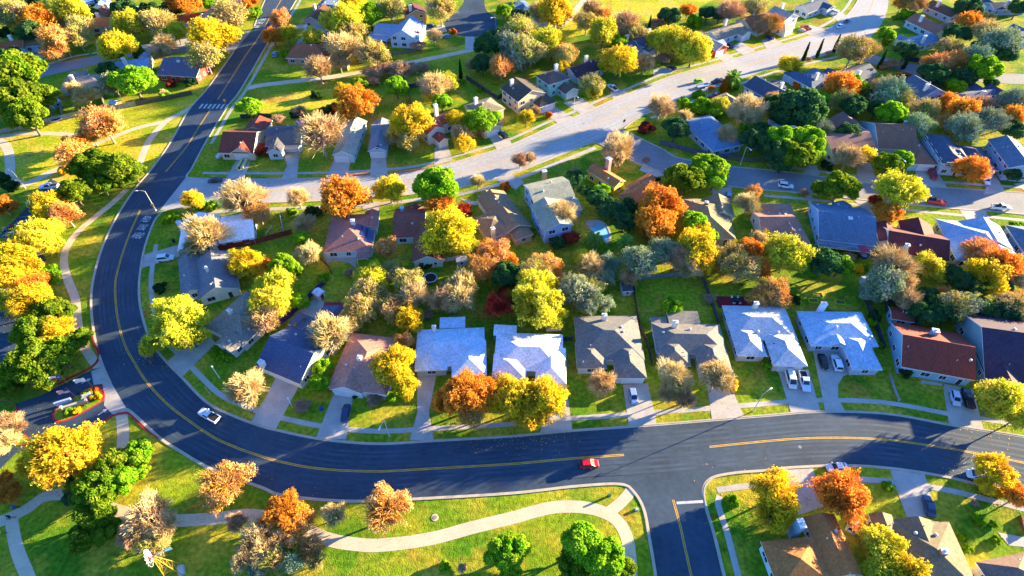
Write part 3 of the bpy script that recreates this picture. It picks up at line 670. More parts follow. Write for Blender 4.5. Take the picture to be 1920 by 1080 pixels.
for dx, dy in ((-.9, -.9), (.9, .6)):
    m = MB(); m.box(-.55, .55, -.55, .55, 0, .12); k = m.build('skylight', 'glass', rf); d = c + Vector((dx, dy, 0)) - r.location
    k.location = (d.x * math.cos(-iv) - d.y * math.sin(-iv), d.x * math.sin(-iv) + d.y * math.cos(-iv), 3.17)
house('clay hip house', 'clay pink hip roofed house with small front gable', 'dc9c88', 'c8d2d8', [((555, 718), (985, 775), (1050, 362), 'hv', 2.8, .45), ((568, 730), (800, 768), (830, 560), 'gv', 2.8, .5)], chim=[((785, 500), 6.2, .9, .9)], gar=[((650, 745), 4.6)], vents=4)
house('blue metal house', 'pale blue metal roofed house with white patio cover behind', 'b0c8e0', '9aa8b4', [((1185, 575), (1695, 555), (1685, 285), 'hu', 2.8, .40), ((1182, 600), (1420, 596), (1420, 400), 'hv', 2.8, .40), ((1445, 640), (1700, 640), (1690, 380), 'hv', 2.8, .40), ((1365, 293), (1550, 290), (1550, 213), 'fu', 2.6)], chim=[((1325, 280), 5.2, .9, .8)], gar=[((1570, 655), 4.8)])
T(950, 540)
house('white hip house', 'lilac white hip roofed house behind the gold tree', 'dcdae4', 'a8b0b8', [((-96, 590), (410, 610), (390, 337), 'hu', 2.8, .40), ((-98, 660), (150, 650), (150, 470), 'hv', 2.8, .40), ((215, 690), (440, 690), (420, 430), 'hv', 2.8, .40), ((-92, 352), (75, 345), (75, 268), 'fu', 2.6)], chim=[((60, 340), 5.2, .9, .8)], gar=[((330, 700), 4.6)])
house('taupe hip house', 'taupe hip roofed house with double garage and bay front', TAUPE, 'b4bcc0', [((515, 520), (1000, 520), (930, 202), 'hu', 2.8, .45), ((528, 595), (740, 570), (700, 380), 'hv', 2.8, .45), ((815, 665), (1035, 638), (985, 380), 'hv', 2.8, .45)], chim=[((708, 195), 5.6)], gar=[((920, 665), 4.8)], vents=6)
house('charcoal tan house', 'charcoal and tan hip roofed house behind two pale bare trees', '918e8a', 'a8aeb4', [((1085, 470), (1600, 480), (1525, 262), 'hu', 2.8, .42), ((1120, 560), (1335, 565), (1290, 370), 'hv', 2.8, .42), ((1405, 610), (1640, 605), (1570, 370), 'hv', 2.8, .42), ((1180, 268), (1405, 262), (1382, 167), 'fu', 2.6), ((1050, 270), (1165, 268), (1160, 212), 'fu', 2.2)], chim=[((1222, 245), 5.6)], gar=[((1530, 640), 4.6)], vents=5)
T(1340, 540, 6)
house('silver blue house', 'silver blue roofed house with dark red back deck', 'b4bcc8', 'b8b2a8', [((200, 580), (940, 590), (782, 205), 'hu', 2.8, .42), ((265, 768), (600, 765), (500, 420), 'hv', 2.8, .42), ((690, 888), (1063, 868), (920, 480), 'hv', 2.8, .42)], chim=[((472, 170), 5.4, 1.0, .9, 'e6dcb8')], gar=[((840, 905), 5.0)], vents=4)
house('powder blue house', 'powder blue roofed house with a carport court holding two cars', 'a0bcd8', 'a8b4c4', [((1085, 650), (1850, 660), (1702, 270), 'hu', 2.8, .42), ((1265, 660), (1510, 655), (1450, 560), 'gv', 2.8, .6), ((1585, 930), (1908, 912), (1790, 500), 'hv', 2.8, .42)], chim=[((1235, 175), 5.6, 1.3, 1.0, 'dfe6ee')], vents=6)
T(1600, 540, 6)
house('rust roof house', 'rust brown gabled house with streaked roof and porch', 'a84c3c', '7fa8c0', [((540, 885), (1375, 1040), (950, 590), 'Rgu', 3.2, .5), ((430, 345), (690, 390), (570, 235), 'gu', 2.8, .25)], chim=[((930, 480), 6.8, 1.4, 1.1, '6fa0ac')], vents=6)
house('dark plum house', 'dark plum roofed house at the right edge of the near row', '544058', '7f9aa0', [((1480, 1010), (2300, 1130), (1900, 500), 'Rgu', 3.0, .48), ((1545, 1130), (1960, 1190), (1800, 760), 'gv', 3.0, .5)])
# ---- bottom right
T(1430, 800)
house('terracotta corner house', 'terracotta roofed house beside the side street with a blue grey chimney wall', 'e08c4c', 'c4d4e0', [((480, 1100), (725, 1075), (568, 627), 'gv', 2.9, .48), ((110, 1180), (520, 1150), (330, 800), 'hv', 2.9, .45)], chim=[((282, 700), 6.0, 1.1, 1.6, '7f9ab0')])
house('tan navy house', 'tan roofed house with dark shaded slope at the bottom right', '96876a', 'c0b8a8', [((1070, 1170), (1580, 1200), (1372, 690), 'hv', 2.9, .42), ((1060, 900), (1330, 850), (1255, 642), 'gv', 2.9, .48), ((835, 800), (1000, 790), (955, 625), 'gv', 2.9, .45)], chim=[((1320, 900), 6.0, 1.2, .9, '9a6a40')], vents=4)
house('plum edge house', 'plum and tan roofed house in the bottom right corner', 'a08070', 'c8b8a0', [((1690, 1200), (2060, 1120), (1900, 905), 'hv', 2.9, .45)])
# ---- middle row
T(580, 360, 6)
r, rf, bl_ = house('solar panel house', 'brown hip roofed house with blue solar panels', 'c88a7c', 'c8d4dc', [((155, 683), (705, 660), (772, 240), 'hv', 2.8, .45), ((600, 420), (768, 410), (770, 215), 'gv', 2.8, .5), ((522, 760), (660, 760), (668, 672), 'fu', 2.5)], chim=[((484, 320), 6.6, 1.1, .9)], vents=5)
iv = r.rotation_euler.z; nsol = 0
for q, sx, sy in (((560, 405), 2.0, 2.4), ((615, 430), 2.0, 3.9), ((668, 465), 2.1, 5.4)):
    P = g(q, 4.3); d = P - r.location; x = d.x * math.cos(-iv) - d.y * math.sin(-iv); y = d.x * math.sin(-iv) + d.y * math.cos(-iv)
    k = bl_[0]; xr = k['ro'][1]; z = lambda X: k['e0'] + k['p'] * (xr - X) + .1
    m = MB(); x0, x1 = x - sx / 2, x + sx / 2
    m.add([(x0, y - sy / 2, z(x0)), (x1, y - sy / 2, z(x1)), (x1, y + sy / 2, z(x1)), (x0, y + sy / 2, z(x0)), (x0, y - sy / 2, z(x0) - .12), (x1, y - sy / 2, z(x1) - .12), (x1, y + sy / 2, z(x1) - .12), (x0, y + sy / 2, z(x0) - .12)], [(0, 1, 2, 3), (4, 5, 1, 0), (5, 6, 2, 1), (6, 7, 3, 2), (7, 4, 0, 3)])
    m.build('solar_panel', mat('solar_cell', (.015, .03, .12), .2, .15, 6, spec=.5) if not nsol else 'solar', rf); nsol += 1
    if nsol == 1: M['solar'] = bpy.data.materials['solar_cell']
house('brown mint house', 'brown roofed house with mint gable wall under the yellow tree', 'a46454', 'b8d4cc', [((945, 520), (1310, 500), (1110, 255), 'Rgu', 2.9, .45), ((1150, 790), (1508, 775), (1480, 400), 'gv', 2.9, .48), ((1085, 265), (1290, 240), (1268, 150), 'gv', 2.9, .45)], chim=[((1040, 175), 5.6, 1.0, .9, '7fb0bc')], win=True)
T(860, 300, 6)
house('tan wing house', 'tan roofed house with a long wing and back patio', 'b09070', 'c8a484', [((500, 850), (822, 742), (532, 335), 'gv', 2.9, .45), ((215, 860), (560, 860), (560, 590), 'hu', 2.9, .42), ((610, 900), (832, 850), (760, 650), 'hv', 2.8, .42), ((290, 560), (480, 540), (430, 350), 'gv', 2.9, .4)], chim=[((385, 770), 6.0, 1.0, 1.0, 'd8c0a0')], gar=[((320, 490), 4.6)], vents=6)
house('pale sage house', 'tall two-storey house with pale sage roof beside the pool', SAGE, '8fb0d4', [((850, 500), (1310, 400), (1150, 185), 'gu', 5.4, .38), ((1055, 815), (1330, 680), (1215, 350), 'gv', 5.4, .42), ((1190, 620), (1405, 535), (1270, 390), 'gu', 3.2, .35)], chim=[((965, 125), 8.4, 1.3, 1.0, 'a88464')], vents=6)
T(1080, 270, 6)
house('terracotta chimney house', 'terracotta roofed house with tall brick chimney and yellow gable', 'ec8c50', 'e0b428', [((115, 295), (435, 492), (345, 318), 'Rgu', 3.6, .5), ((440, 512), (545, 645), (880, 380), 'hv', 3.0, .5), ((520, 470), (600, 540), (790, 310), 'gv', 3.0, .45)], chim=[((372, 165), 8.0, 1.5, 1.3, 'b88a80')], vents=3)
T(1240, 340, 6)
house('tan shadow house', 'tan and dark hip roofed house right of the orange tree', 'a8966e', 'b0b8c0', [((300, 630), (842, 655), (846, 215), 'hv', 2.8, .42), ((540, 400), (842, 400), (846, 192), 'gv', 2.8, .5)], chim=[((512, 235), 5.6, .9, .9, '5a4038')], vents=5)
house('mauve brown house', 'mauve brown roofed house with white turbine vent', 'bc8c7c', 'b0a8a0', [((1330, 720), (1692, 718), (1602, 250), 'hv', 2.9, .45), ((1065, 570), (1500, 640), (1230, 385), 'Rgu', 2.9, .45)], gar=[((1460, 235), 4.6)], vents=4)
T(1430, 270)
house('navy solar house', 'broad slate blue roofed house with a row of dark patio skylights', '5f7590', '8fb8e0', [((405, 690), (828, 742), (600, 505), 'Rgu', 3.0, .42), ((540, 520), (680, 520), (660, 430), 'gv', 3.0, .45), ((405, 745), (800, 792), (806, 738), 'fu', 2.5)], chim=[((635, 535), 6.2, 1.0, .9)], vents=4)
hp = [o for o in bpy.data.objects if o.get('label', '').startswith('broad slate blue')][0]; ca_, sa_ = math.cos(-hp.rotation_euler.z), math.sin(-hp.rotation_euler.z)
for k in range(7):
    d = g((432 + k * 57, 733 + k * 6.2), 2.8) - hp.location; o = MB().box(-.85, .85, -.42, .42, 0, .07).build('patio_skylight', 'glass', hp); o.location = (d.x * ca_ - d.y * sa_, d.x * sa_ + d.y * ca_, 2.76)
house('maroon edge house', 'dark maroon roofed house with a white turbine vent', MAROON, 'a8b0b8', [((900, 775), (1350, 850), (1130, 660), 'Rgu', 3.0, .5), ((1050, 700), (1280, 700), (1245, 570), 'gv', 3.0, .5), ((875, 720), (1005, 720), (975, 575), 'gv', 3.0, .5)], chim=[((1050, 730), 6.0, 1.0, .9)], vents=3)
house('pale blue roof house', 'pale blue roofed house with tan end wall', '96b0cc', 'c8b490', [((1405, 840), (1890, 890), (1760, 590), 'hu', 3.0, .40), ((1560, 770), (1840, 740), (1722, 555), 'gv', 3.0, .45)], vents=4)
house('right edge house', 'slate blue roofed house cut off by the right edge', '5b7088', '7f98b4', [((1885, 780), (2120, 800), (2060, 610), 'hv', 3.0, .45)])
# ---- far side of the lane
T(1500, 180, 6)
house('purple gable house', 'purple brown roofed house with white wall and red deck', 'a47870', 'd4d8dc', [((390, 690), (885, 620), (640, 415), 'Rgu', 3.4, .45), ((420, 405), (757, 415), (690, 250), 'gv', 3.2, .5)], gar=[((700, 690), 4.6)])
house('mauve two garage house', 'mauve roofed house with two white garage doors', 'ac7860', '8fb4c4', [((1230, 765), (1557, 775), (1342, 310), 'hv', 2.9, .45), ((905, 600), (1350, 600), (1050, 315), 'Rgu', 3.0, .5)], chim=[((1195, 285), 6.4)], gar=[((1345, 790), 2.5), ((1435, 795), 2.5)], vents=6)
T(1600, 200, 6)
house('navy two storey house', 'navy two-storey house behind the red orange tree', '4b566c', '9fb4cc', [((1000, 640), (1300, 660), (1200, 330), 'hv', 4.6, .42), ((1345, 712), (1657, 712), (1500, 440), 'hv', 2.9, .45), ((1110, 700), (1420, 700), (1400, 440), 'hu', 2.9, .45)], gar=[((1570, 730), 4.6)], vents=3)
house('blue edge house', 'steel blue two-storey house at the right edge', '5f7488', '8aa8c8', [((1750, 690), (2120, 720), (1960, 400), 'gv', 5.0, .42)])
T(1220, 120, 6)
house('blue shaded house', 'wide blue hip roofed house half hidden by trees', '6b86a8', '8fa8c0', [((340, 640), (700, 985), (600, 610), 'Rhu', 2.9, .36), ((480, 700), (570, 770), (640, 600), 'gu', 2.9, .36)], vents=3)
far((1060, 395), 213, 'B', 'a8987c', 'a8b4bc', 'tan palm house', 'tan roofed house beside the palm tree')
far((1330, 265), 213, 'D', NAVY, '9ab0cc', 'navy lane house', 'navy roofed house below the cypress street', flip=True)
far((1640, 730), 172, 'E', '8fa4b8', 'a0b0c0', 'hidden blue house', 'long pale blue roof hidden behind the big oaks', chim=True)
T(1440, 80, 6)
far((960, 330), 213, 'E', NAVY, 'c0b49c', 'long navy tan house', 'long navy and tan roofed house by the cypress row', 1.15)
far((500, 360), 213, 'B', '4f6480', '98b0c8', 'navy corner lawn house', 'navy hip roofed house beside the small orange tree')
far((1740, 480), 200, 'F', '50627a', '80a4d0', 'blue tower chimney house', 'blue two-storey house with tall light chimney', 1.1)
T(1430, 0)
far((1560, 670), 196, 'A', '50607c', '80a0c8', 'blue gable house by oak', 'blue gabled house right of the dark oak')
far((1740, 690), 196, 'D', '42485c', '7088a8', 'dark navy house', 'dark navy roofed house at the far right', .9)
far((1215, 165), 113, 'A', 'c88068', '88b0c0', 'pink roof house', 'clay pink roofed house near the far street bend', 1.1)
far((1140, 275), 205, 'E', BLUE, 'b0c8d8', 'blue white gable house', 'blue roofed house with long pale wall', .95)
far((1330, 55), 113, 'A', '7a6450', '98a8b8', 'brown ridge house', 'brown roofed house above the pink roofed one')
far((1760, 25), 185, 'E', '3f4c66', '7f98b8', 'top right navy house', 'navy roofed house at the top right with white patio beam')
far((1880, 240), 200, 'A', '4f6684', '88a8cc', 'blue house at the far right', 'blue gabled house at the far right edge')
far((150, 95), 33, 'F', 'c4c0b4', 'd8dcdc', 'white two storey house', 'white two-storey house with pale roof at the top', 1.0)
far((370, 30), 33, 'E', '4f5c70', 'a8b8c8', 'dark roof top house', 'dark blue roofed house at the top beside the street')
T(950, 0)
far((1590, 215), 33, 'E', 'a89c88', 'a8c4d4', 'long tan roof house', 'long tan and blue grey roofed house by the boulevard', 1.1, chim=True)
far((1500, 305), 33, 'D', '98a4ac', 'c84848', 'red gable house', 'pale roofed house with a bright red front gable', .7, chim=False)
far((1800, 135), 33, 'A', 'a8744c', 'c8c0b0', 'orange tan house', 'orange tan roofed house beside the round brown tree')
far((1030, 285), 33, 'A', '50566a', 'c8ccd0', 'white gable house', 'navy roofed house with white gables behind yellow trees')
far((870, 325), 33, 'E', '5c6c84', '90a4b8', 'low blue house', 'low blue roofed house behind the round yellow tree', .8)
far((70, 25), 20, 'B', '4f6c90', '90a4b8', 'top blue house', 'small blue roofed house at the top edge', .8)
far((240, 110), 20, 'D', 'b8a078', 'c8b08c', 'small tan house', 'small tan house among the yellow trees at the top', .6, chim=False)
T(860, 90, 6)
far((1430, 215), 33, 'A', '5f4048', 'a8b4bc', 'dark maroon house', 'dark maroon roofed house with white chimney')
far((1090, 315), 33, 'C', '8a6a60', '98c4b4', 'green two storey house', 'green sided two-storey house with front garage', .95, flip=False)
far((730, 455), 33, 'F', '62594f', 'cdb494', 'brick two storey house', 'tan brick two-storey house with navy shaded roof', 1.15, flip=True)
far((320, 660), 33, 'C', 'a8987c', 'c8ac88', 'tan two storey house', 'tan two-storey hip roofed house behind the green tree', 1.05, flip=True)
# ---- far side of the boulevard, left part
T(390, 180, 6)
house('brown boat house', 'brown gabled corner house with boats in front', 'a85440', 'd0b896', [((115, 640), (508, 650), (330, 402), 'Rgu', 3.0, .5), ((395, 400), (655, 400), (705, 270), 'gv', 3.0, .48), ((240, 640), (480, 655), (480, 500), 'gv', 3.0, .6)], gar=[((400, 670), 4.4)], vents=2)
house('grey streaked house', 'grey streaked roof house with open garage', '6f7078', 'b8c0c8', [((640, 565), (1045, 550), (880, 352), 'Rgu', 3.0, .48), ((650, 640), (830, 635), (800, 450), 'gv', 3.0, .55), ((835, 600), (1020, 595), (1010, 500), 'fu', 2.7)], gar=[((920, 585), 4.4)])
T(640, 160, 6)
house('pale green roof house', 'pale green roofed house beside the big pale tree', 'b4bcae', 'a8c0c8', [((-110, 790), (140, 795), (268, 400), 'gv', 3.0, .5), ((-130, 560), (60, 560), (130, 430), 'hu', 3.0, .45)], gar=[((-20, 790), 4.4)])
house('round vent house', 'grey blue gabled house with a round gable vent', '7c8490', '98b4d0', [((295, 745), (512, 738), (578, 400), 'gv', 3.0, .5), ((330, 600), (560, 590), (570, 420), 'gu', 3.0, .45)], gar=[((410, 770), 4.6)])
m = MB(); m.lathe([(.65, -.06), (.65, .06)], 16); q = m.build('gable_vent', 'glass'); v_ = g((408, 690), 4.2) + Vector((0, -.45, 0))
hs = [o for o in bpy.data.objects if o.get('label') == 'grey blue gabled house with a round gable vent'][0]
q.parent = hs; a = -hs.rotation_euler.z; d = v_ - hs.location; q.location = (d.x * math.cos(a) - d.y * math.sin(a), d.x * math.sin(a) + d.y * math.cos(a), 4.2); q.rotation_euler = (R_(90), 0, 0)
house('maroon tower house', 'maroon roofed house with arched gable and tall pale chimney', 'b05848', 'd0ccc0', [((965, 560), (1175, 480), (1090, 275), 'gv', 4.4, .5), ((1080, 440), (1275, 420), (1210, 315), 'gu', 4.0, .4), ((1045, 645), (1182, 630), (1160, 510), 'gv', 2.9, .5)], chim=[((1058, 220), 8.6, 1.3, 1.1, 'b8ccdc')], gar=[((1120, 670), 4.2)])
# ---- top left
T(470, 0)
house('blue solar barn house', 'bright blue metal roofed house with white sun patch and front gable', '7a9ac0', '9cc4e4', [((1000, 275), (1205, 290), (1235, 180), 'gv', 4.2, .62), ((880, 245), (1060, 260), (970, 172), 'Rgu', 3.2, .4), ((835, 292), (992, 295), (995, 243), 'fu', 2.7)], chim=[((1212, 225), 5.6, .8, .8, 'a03838')], vents=2)
house('terracotta hip house', 'terracotta hip roofed house near the top of the street', 'cc7850', 'b08c68', [((250, 420), (560, 430), (545, 320), 'hu', 3.0, .5)], vents=2)
far((435, 250), 80, 'E', '6888b4', '88a4c0', 'carport house', 'blue roofed house with a carport beside the orange tree', .9)
far((500, 95), 80, 'A', '80563f', '98a8b4', 'brown roof house', 'brown roofed house at the top beside the street')
far((560, 15), 80, 'A', '4a5c80', '98a8b4', 'top navy house', 'navy roofed house at the top edge by the street', .9)
far((1180, 60), 200, 'F', '6f4048', 'a8805c', 'brick maroon house', 'maroon roofed brick house left of the turning circle', .85)
T(0, 0)
far((660, 165), 15, 'A', 'ec8c50', 'c8b490', 'orange roof house', 'orange terracotta roofed house with tan front gable', 1.1)
far((740, 90), 15, 'D', 'ac6c44', 'c8b490', 'second orange house', 'orange roofed house just behind the tan front gable', .8, garage=False)
far((960, 120), 15, 'E', 'a86848', 'c8b490', 'hidden orange house', 'orange roofed house mostly hidden behind tan trees')
far((1330, 130), 15, 'A', 'b45c3c', 'b8c0c8', 'brick red house', 'brick red roofed house with white front gable')
far((245, 290), 15, 'E', 'a8805c', '8fb0d4', 'tan brown house', 'tan brown roofed house behind the orange tan tree', .95, flip=True)
far((30, 330), 15, 'A', 'c86a3c', 'a8b8bc', 'red edge house', 'orange red roofed house at the left edge')
far((600, 560), 195, 'B', 'b8a89c', '90b0d4', 'pale mauve house', 'pale mauve roofed house above the park fence', 1.0)
far((960, 440), 195, 'A', '7fa0c4', '90a8c0', 'blue house behind green tree', 'blue roofed house behind the big green tree', .85)
house('purple pergola house', 'purple grey roofed house with red brick wall and white pergola', '6c6478', 'a04038', [((1130, 540), (1420, 560), (1290, 425), 'Rgu', 3.0, .4)], chim=[((1290, 440), 6.0)])
far((1530, 130), 15, 'D', 'b0a8b0', 'c8d8ec', 'white bare tree house', 'white walled house behind the pale bare tree')
far((1640, 25), 15, 'A', 'b08c68', 'c8b8a0', 'top tan house', 'tan roofed house at the top left of the street', .9)
far((640, 5), 15, 'E', '8fb4dc', 'c8d8ec', 'top pale blue house', 'pale blue roofed house at the top edge')
# ------------------------------------------------------------------ vehicles
CARS = {}
def loft(mb, st, mi=0):
    """st: (x, half width at the bottom, half width at the top, z bottom, z top); rounded box sections"""
    vs = []
    for x, wb, wt, z0, z1 in st:
        zm = z0 + (z1 - z0) * .55
        vs += [(x, -wb, z0), (x, -wb * 1.02, zm), (x, -wt * .98, z1 - .05), (x, -wt * .8, z1), (x, wt * .8, z1), (x, wt * .98, z1 - .05), (x, wb * 1.02, zm), (x, wb, z0)]
    n = 8; fs = [(i * n + k, i * n + (k + 1) % n, (i + 1) * n + (k + 1) % n, (i + 1) * n + k) for i in range(len(st) - 1) for k in range(n)]
    fs += [tuple(range(n - 1, -1, -1)), tuple(range((len(st) - 1) * n, len(st) * n))]
    mb.add(vs, fs, mi)
SPEC = {  # length, body stations, cabin (x rear base, x rear top, x front top, x front base, z base, z roof, half width)
 'sedan': ([(-2.25, .70, .62, .45, .82), (-2.1, .84, .78, .32, .92), (-1.2, .89, .84, .28, .98), (0, .90, .86, .28, .97), (1.2, .89, .82, .28, .90), (2.0, .82, .72, .32, .78), (2.25, .68, .56, .42, .68)], (-1.75, -1.05, .25, 1.05, .95, 1.43, .80), 1.35),
 'hatch': ([(-2.0, .74, .70, .45, .95), (-1.9, .84, .80, .32, 1.0), (-1.0, .88, .84, .28, 1.02), (.2, .88, .84, .28, 1.0), (1.1, .87, .80, .28, .95), (1.8, .80, .70, .32, .82), (2.0, .66, .56, .42, .72)], (-1.95, -1.55, .25, 1.1, .98, 1.50, .79), 1.25),
 'suv': ([(-2.35, .82, .78, .50, 1.05), (-2.25, .92, .88, .38, 1.12), (-1.2, .95, .92, .34, 1.14), (.4, .95, .92, .34, 1.12), (1.3, .94, .88, .34, 1.08), (2.1, .88, .80, .38, .98), (2.35, .78, .68, .48, .86)], (-2.28, -2.0, .35, 1.15, 1.10, 1.74, .87), 1.45),
 'van': ([(-2.5, .88, .86, .48, 1.1), (-2.4, .96, .93, .36, 1.15), (-1.2, .98, .95, .32, 1.15), (.8, .98, .95, .32, 1.12), (1.7, .95, .86, .32, 1.02), (2.3, .86, .76, .38, .90), (2.5, .74, .62, .46, .78)], (-2.45, -2.3, .75, 1.75, 1.08, 1.85, .90), 1.55),
 'pickup': ([(-2.75, .90, .88, .55, 1.06), (-2.7, .95, .94, .42, 1.08), (-1.0, .96, .95, .40, 1.10), (.6, .96, .94, .40, 1.12), (1.6, .95, .90, .40, 1.10), (2.5, .90, .82, .42, 1.0), (2.75, .82, .72, .5, .9)], (-.75, -.6, .55, 1.25, 1.08, 1.78, .86), 1.75),
}
def carmesh(kind):
    if kind in CARS: return CARS[kind]
    st, (xr, xrt, xft, xf, zb, zr, hw), wx = SPEC[kind]; P = {}
    b = MB(); loft(b, st); ht = hw * .84
    cab = [(xr, -hw, zb - .06), (xf, -hw, zb - .06), (xf, hw, zb - .06), (xr, hw, zb - .06), (xrt, -ht, zr), (xft, -ht, zr), (xft, ht, zr), (xrt, ht, zr)]
    b.add(cab, [(4, 5, 6, 7), (0, 1, 5, 4), (1, 2, 6, 5), (2, 3, 7, 6), (3, 0, 4, 7)])
    b.add([(xrt + .1, -ht * .9, zr + .03), (xft - .1, -ht * .9, zr + .03), (xft - .1, ht * .9, zr + .03), (xrt + .1, ht * .9, zr + .03), (xrt, -ht, zr), (xft, -ht, zr), (xft, ht, zr), (xrt, ht, zr)], [(0, 1, 2, 3), (4, 5, 1, 0), (5, 6, 2, 1), (6, 7, 3, 2), (7, 4, 0, 3)])
    if kind == 'pickup':                         # open bed
        b.box(-2.68, -.8, -.92, -.80, 1.0, 1.2); b.box(-2.68, -.8, .80, .92, 1.0, 1.2); b.box(-2.74, -2.62, -.9, .9, 1.0, 1.2)
        bd = MB(); bd.box(-2.6, -.82, -.78, .78, 1.06, 1.13); P['bed'] = bd.mesh('bed', 'rubber')
    P['body'] = b.mesh('body', 'paintc', False)
    def pane(q, e=.02):
        a, c, d, f = [Vector(v) for v in q]; n = (c - a).cross(f - a).normalized(); m = (a + c + d + f) / 4
        return [tuple(m + (v - m) * .86 + n * e) for v in (a, c, d, f)]
    ws = MB(); ws.add(pane((cab[1], cab[2], cab[6], cab[5])), [(0, 1, 2, 3)]); P['windscreen'] = ws.mesh('windscreen', 'glass')
    rw = MB(); rw.add(pane((cab[3], cab[0], cab[4], cab[7])), [(0, 1, 2, 3)]); P['rear_window'] = rw.mesh('rear_window', 'glass')
    for s in (0, 1):
        q = (cab[0], cab[1], cab[5], cab[4]) if s == 0 else (cab[2], cab[3], cab[7], cab[6]); w = MB(); w.add(pane(q), [(0, 1, 2, 3)])
        xm = (xr + xf) / 2; P['side_window%d' % s] = w.mesh('side_window', 'glass')
    w = MB(); w.tube((0, -.11, 0), (0, .11, 0), .34, n=14); w.tube((0, -.125, 0), (0, .125, 0), .19, n=8, mi=1); P['wheel'] = w.mesh('wheel', ['rubber', 'chrome'])
    l = MB(); l.box(-.06, .06, -.18, .18, -.08, .08); P['headlight'] = l.mesh('headlight', 'trim'); P['tail_light'] = l.mesh('tail_light', 'red')
    mr = MB(); mr.box(-.1, .1, -.1, .1, -.08, .08); P['mirror'] = mr.mesh('wing_mirror', 'paintc')
    P['wx'] = wx; P['st'] = st; P['cab'] = (xf, zb, hw); CARS[kind] = P; return P
def car(kind, at, head, col, label, z=.0, group=None):
    P = carmesh(kind); c = g(at, .5); h = g((at[0] + head[0], at[1] + head[1]), .5) - c
    r = empty({'pickup': 'pickup_truck', 'van': 'van'}.get(kind, 'parked_car'), (c.x, c.y, .05 + z), math.atan2(h.y, h.x), label, {'pickup': 'pickup', 'van': 'van'}.get(kind, 'car'), group)
    link('body', P['body'], r, col)
    if 'bed' in P: link('truck_bed', P['bed'], r)
    for n in ('windscreen', 'rear_window'): link(n, P[n], r)
    for s in (0, 1): link('side_window', P['side_window%d' % s], r)
    st = P['st']; w = .86 if kind in ('suv', 'van', 'pickup') else .78
    for x in (-P['wx'], P['wx']):
        for y in (-w, w): o = link('wheel', P['wheel'], r); o.location = (x, y, .34)
    for y in (-.52, .52):
        o = link('headlight', P['headlight'], r); o.location = (st[-1][0] - .06, y, st[-1][4] - .12)
        o = link('tail_light', P['tail_light'], r); o.location = (st[0][0] + .03, y * 1.15, st[0][4] - .14)
        o = link('wing_mirror', P['mirror'], r, col); o.location = (P['cab'][0] - .25, math.copysign(P['cab'][2] + .14, y), P['cab'][1] + .05)
    f = fp(at)
    for w in ('bright red hatchback', 'lime green car', 'crimson car'):
        if label.startswith(w): LM.append((f[0], f[1], w))
    return r
T(0, 540); car('pickup', (1515, 925), (-105, -58), 'd8dce4', 'white pickup on the dark curve of the street')
T(950, 800); car('hatch', (597, 272), (140, -12), 'c01428', 'bright red hatchback on the dark street', .0)
T(950, 540); car('hatch', (915, 785), (26, 120), '7f9ccc', 'pale blue hatchback on a front driveway')
T(1430, 540)
car('van', (203, 665), (38, 140), 'd8d8d4', 'cream white van in front of the silver blue house'); car('pickup', (300, 680), (38, 140), 'c8d4e8', 'white pickup beside the cream white van')
car('sedan', (437, 535), (42, 130), '16181e', 'black sedan on the curved driveway'); car('suv', (533, 545), (-42, -130), 'd4e0f0', 'white estate car beside the black sedan')
car('hatch', (1392, 800), (32, 130), 'a8bcd8', 'silver blue hatchback by the black pickup'); car('pickup', (1480, 800), (-36, -130), '14161c', 'black pickup in the driveway at the right')
T(1430, 800)
car('sedan', (1200, 575), (-30, -120), '2a4a6c', 'dark blue sedan on the pale bottom right driveway'); car('van', (1568, 362), (-150, -42), 'dce4ec', 'white van by the yellow tree at the right edge'); car('sedan', (535, 296), (-120, 8), 'd8dce0', 'white car behind the orange tree at the kerb')
car('hatch', (650, 705), (30, -90), 'b8b8c8', 'small pale car squeezed between two bottom right houses')
T(470, 540); car('sedan', (688, 905), (26, -130), '2c3a68', 'dark blue sedan on the clay house driveway')
T(0, 270)
car('suv', (1200, 828), (150, -18), 'e0e4ec', 'white car on a driveway left of the slate house'); car('sedan', (1555, 265), (-110, 6), '1c2a50', 'dark navy car on the boulevard corner')
car('pickup', (357, 310), (-120, 8), 'b8c8e8', 'pale blue pickup under the oaks in the car park'); car('sedan', (250, 408), (-90, 40), 'd0dcec', 'white car at the top of the car park'); car('sedan', (85, 605), (-100, 30), '3a1c30', 'dark maroon car on the left edge of the car park')
T(470, 0)
car('suv', (1308, 195), (110, -4), '1c2434', 'black car by the turning circle'); car('suv', (178, 395), (20, -60), '6f94c4', 'blue white jeep beside the terracotta hip house'); car('hatch', (1412, 266), (-60, 0), '3f7cc8', 'small bright blue car at the turning circle')
T(950, 0)
car('hatch', (1388, 588), (100, -22), '7fd018', 'lime green car on the boulevard'); car('pickup', (1522, 592), (-100, 26), '1c2440', 'dark pickup with a trailer at the kerb'); car('sedan', (1505, 695), (-90, 10), 'b81c3c', 'crimson car on the palm house driveway')
car('pickup', (765, 638), (-60, -45), 'dce4f0', 'white pickup on a driveway by the boulevard'); car('sedan', (1195, 492), (-60, -25), '24304c', 'dark sedan among trees by the boulevard'); car('sedan', (1612, 330), (-50, -40), '223458', 'dark navy car on the tan house driveway')
T(1430, 0)
car('pickup', (310, 203), (-70, -38), 'a8182c', 'red pickup on the driveway at the top'); car('sedan', (50, 272), (-60, -35), '24406c', 'dark blue car on the driveway at the top')
car('sedan', (560, 190), (70, -38), 'd0dcf0', 'white sedan parked on the boulevard bend'); car('sedan', (612, 152), (60, -42), '4c5c80', 'grey blue sedan parked on the boulevard bend'); car('van', (512, 92), (-60, -20), 'd8e0e8', 'white van on the far boulevard driveway')
car('suv', (1262, 528), (90, 24), '2c3850', 'dark car on the far lane under the pink tree')
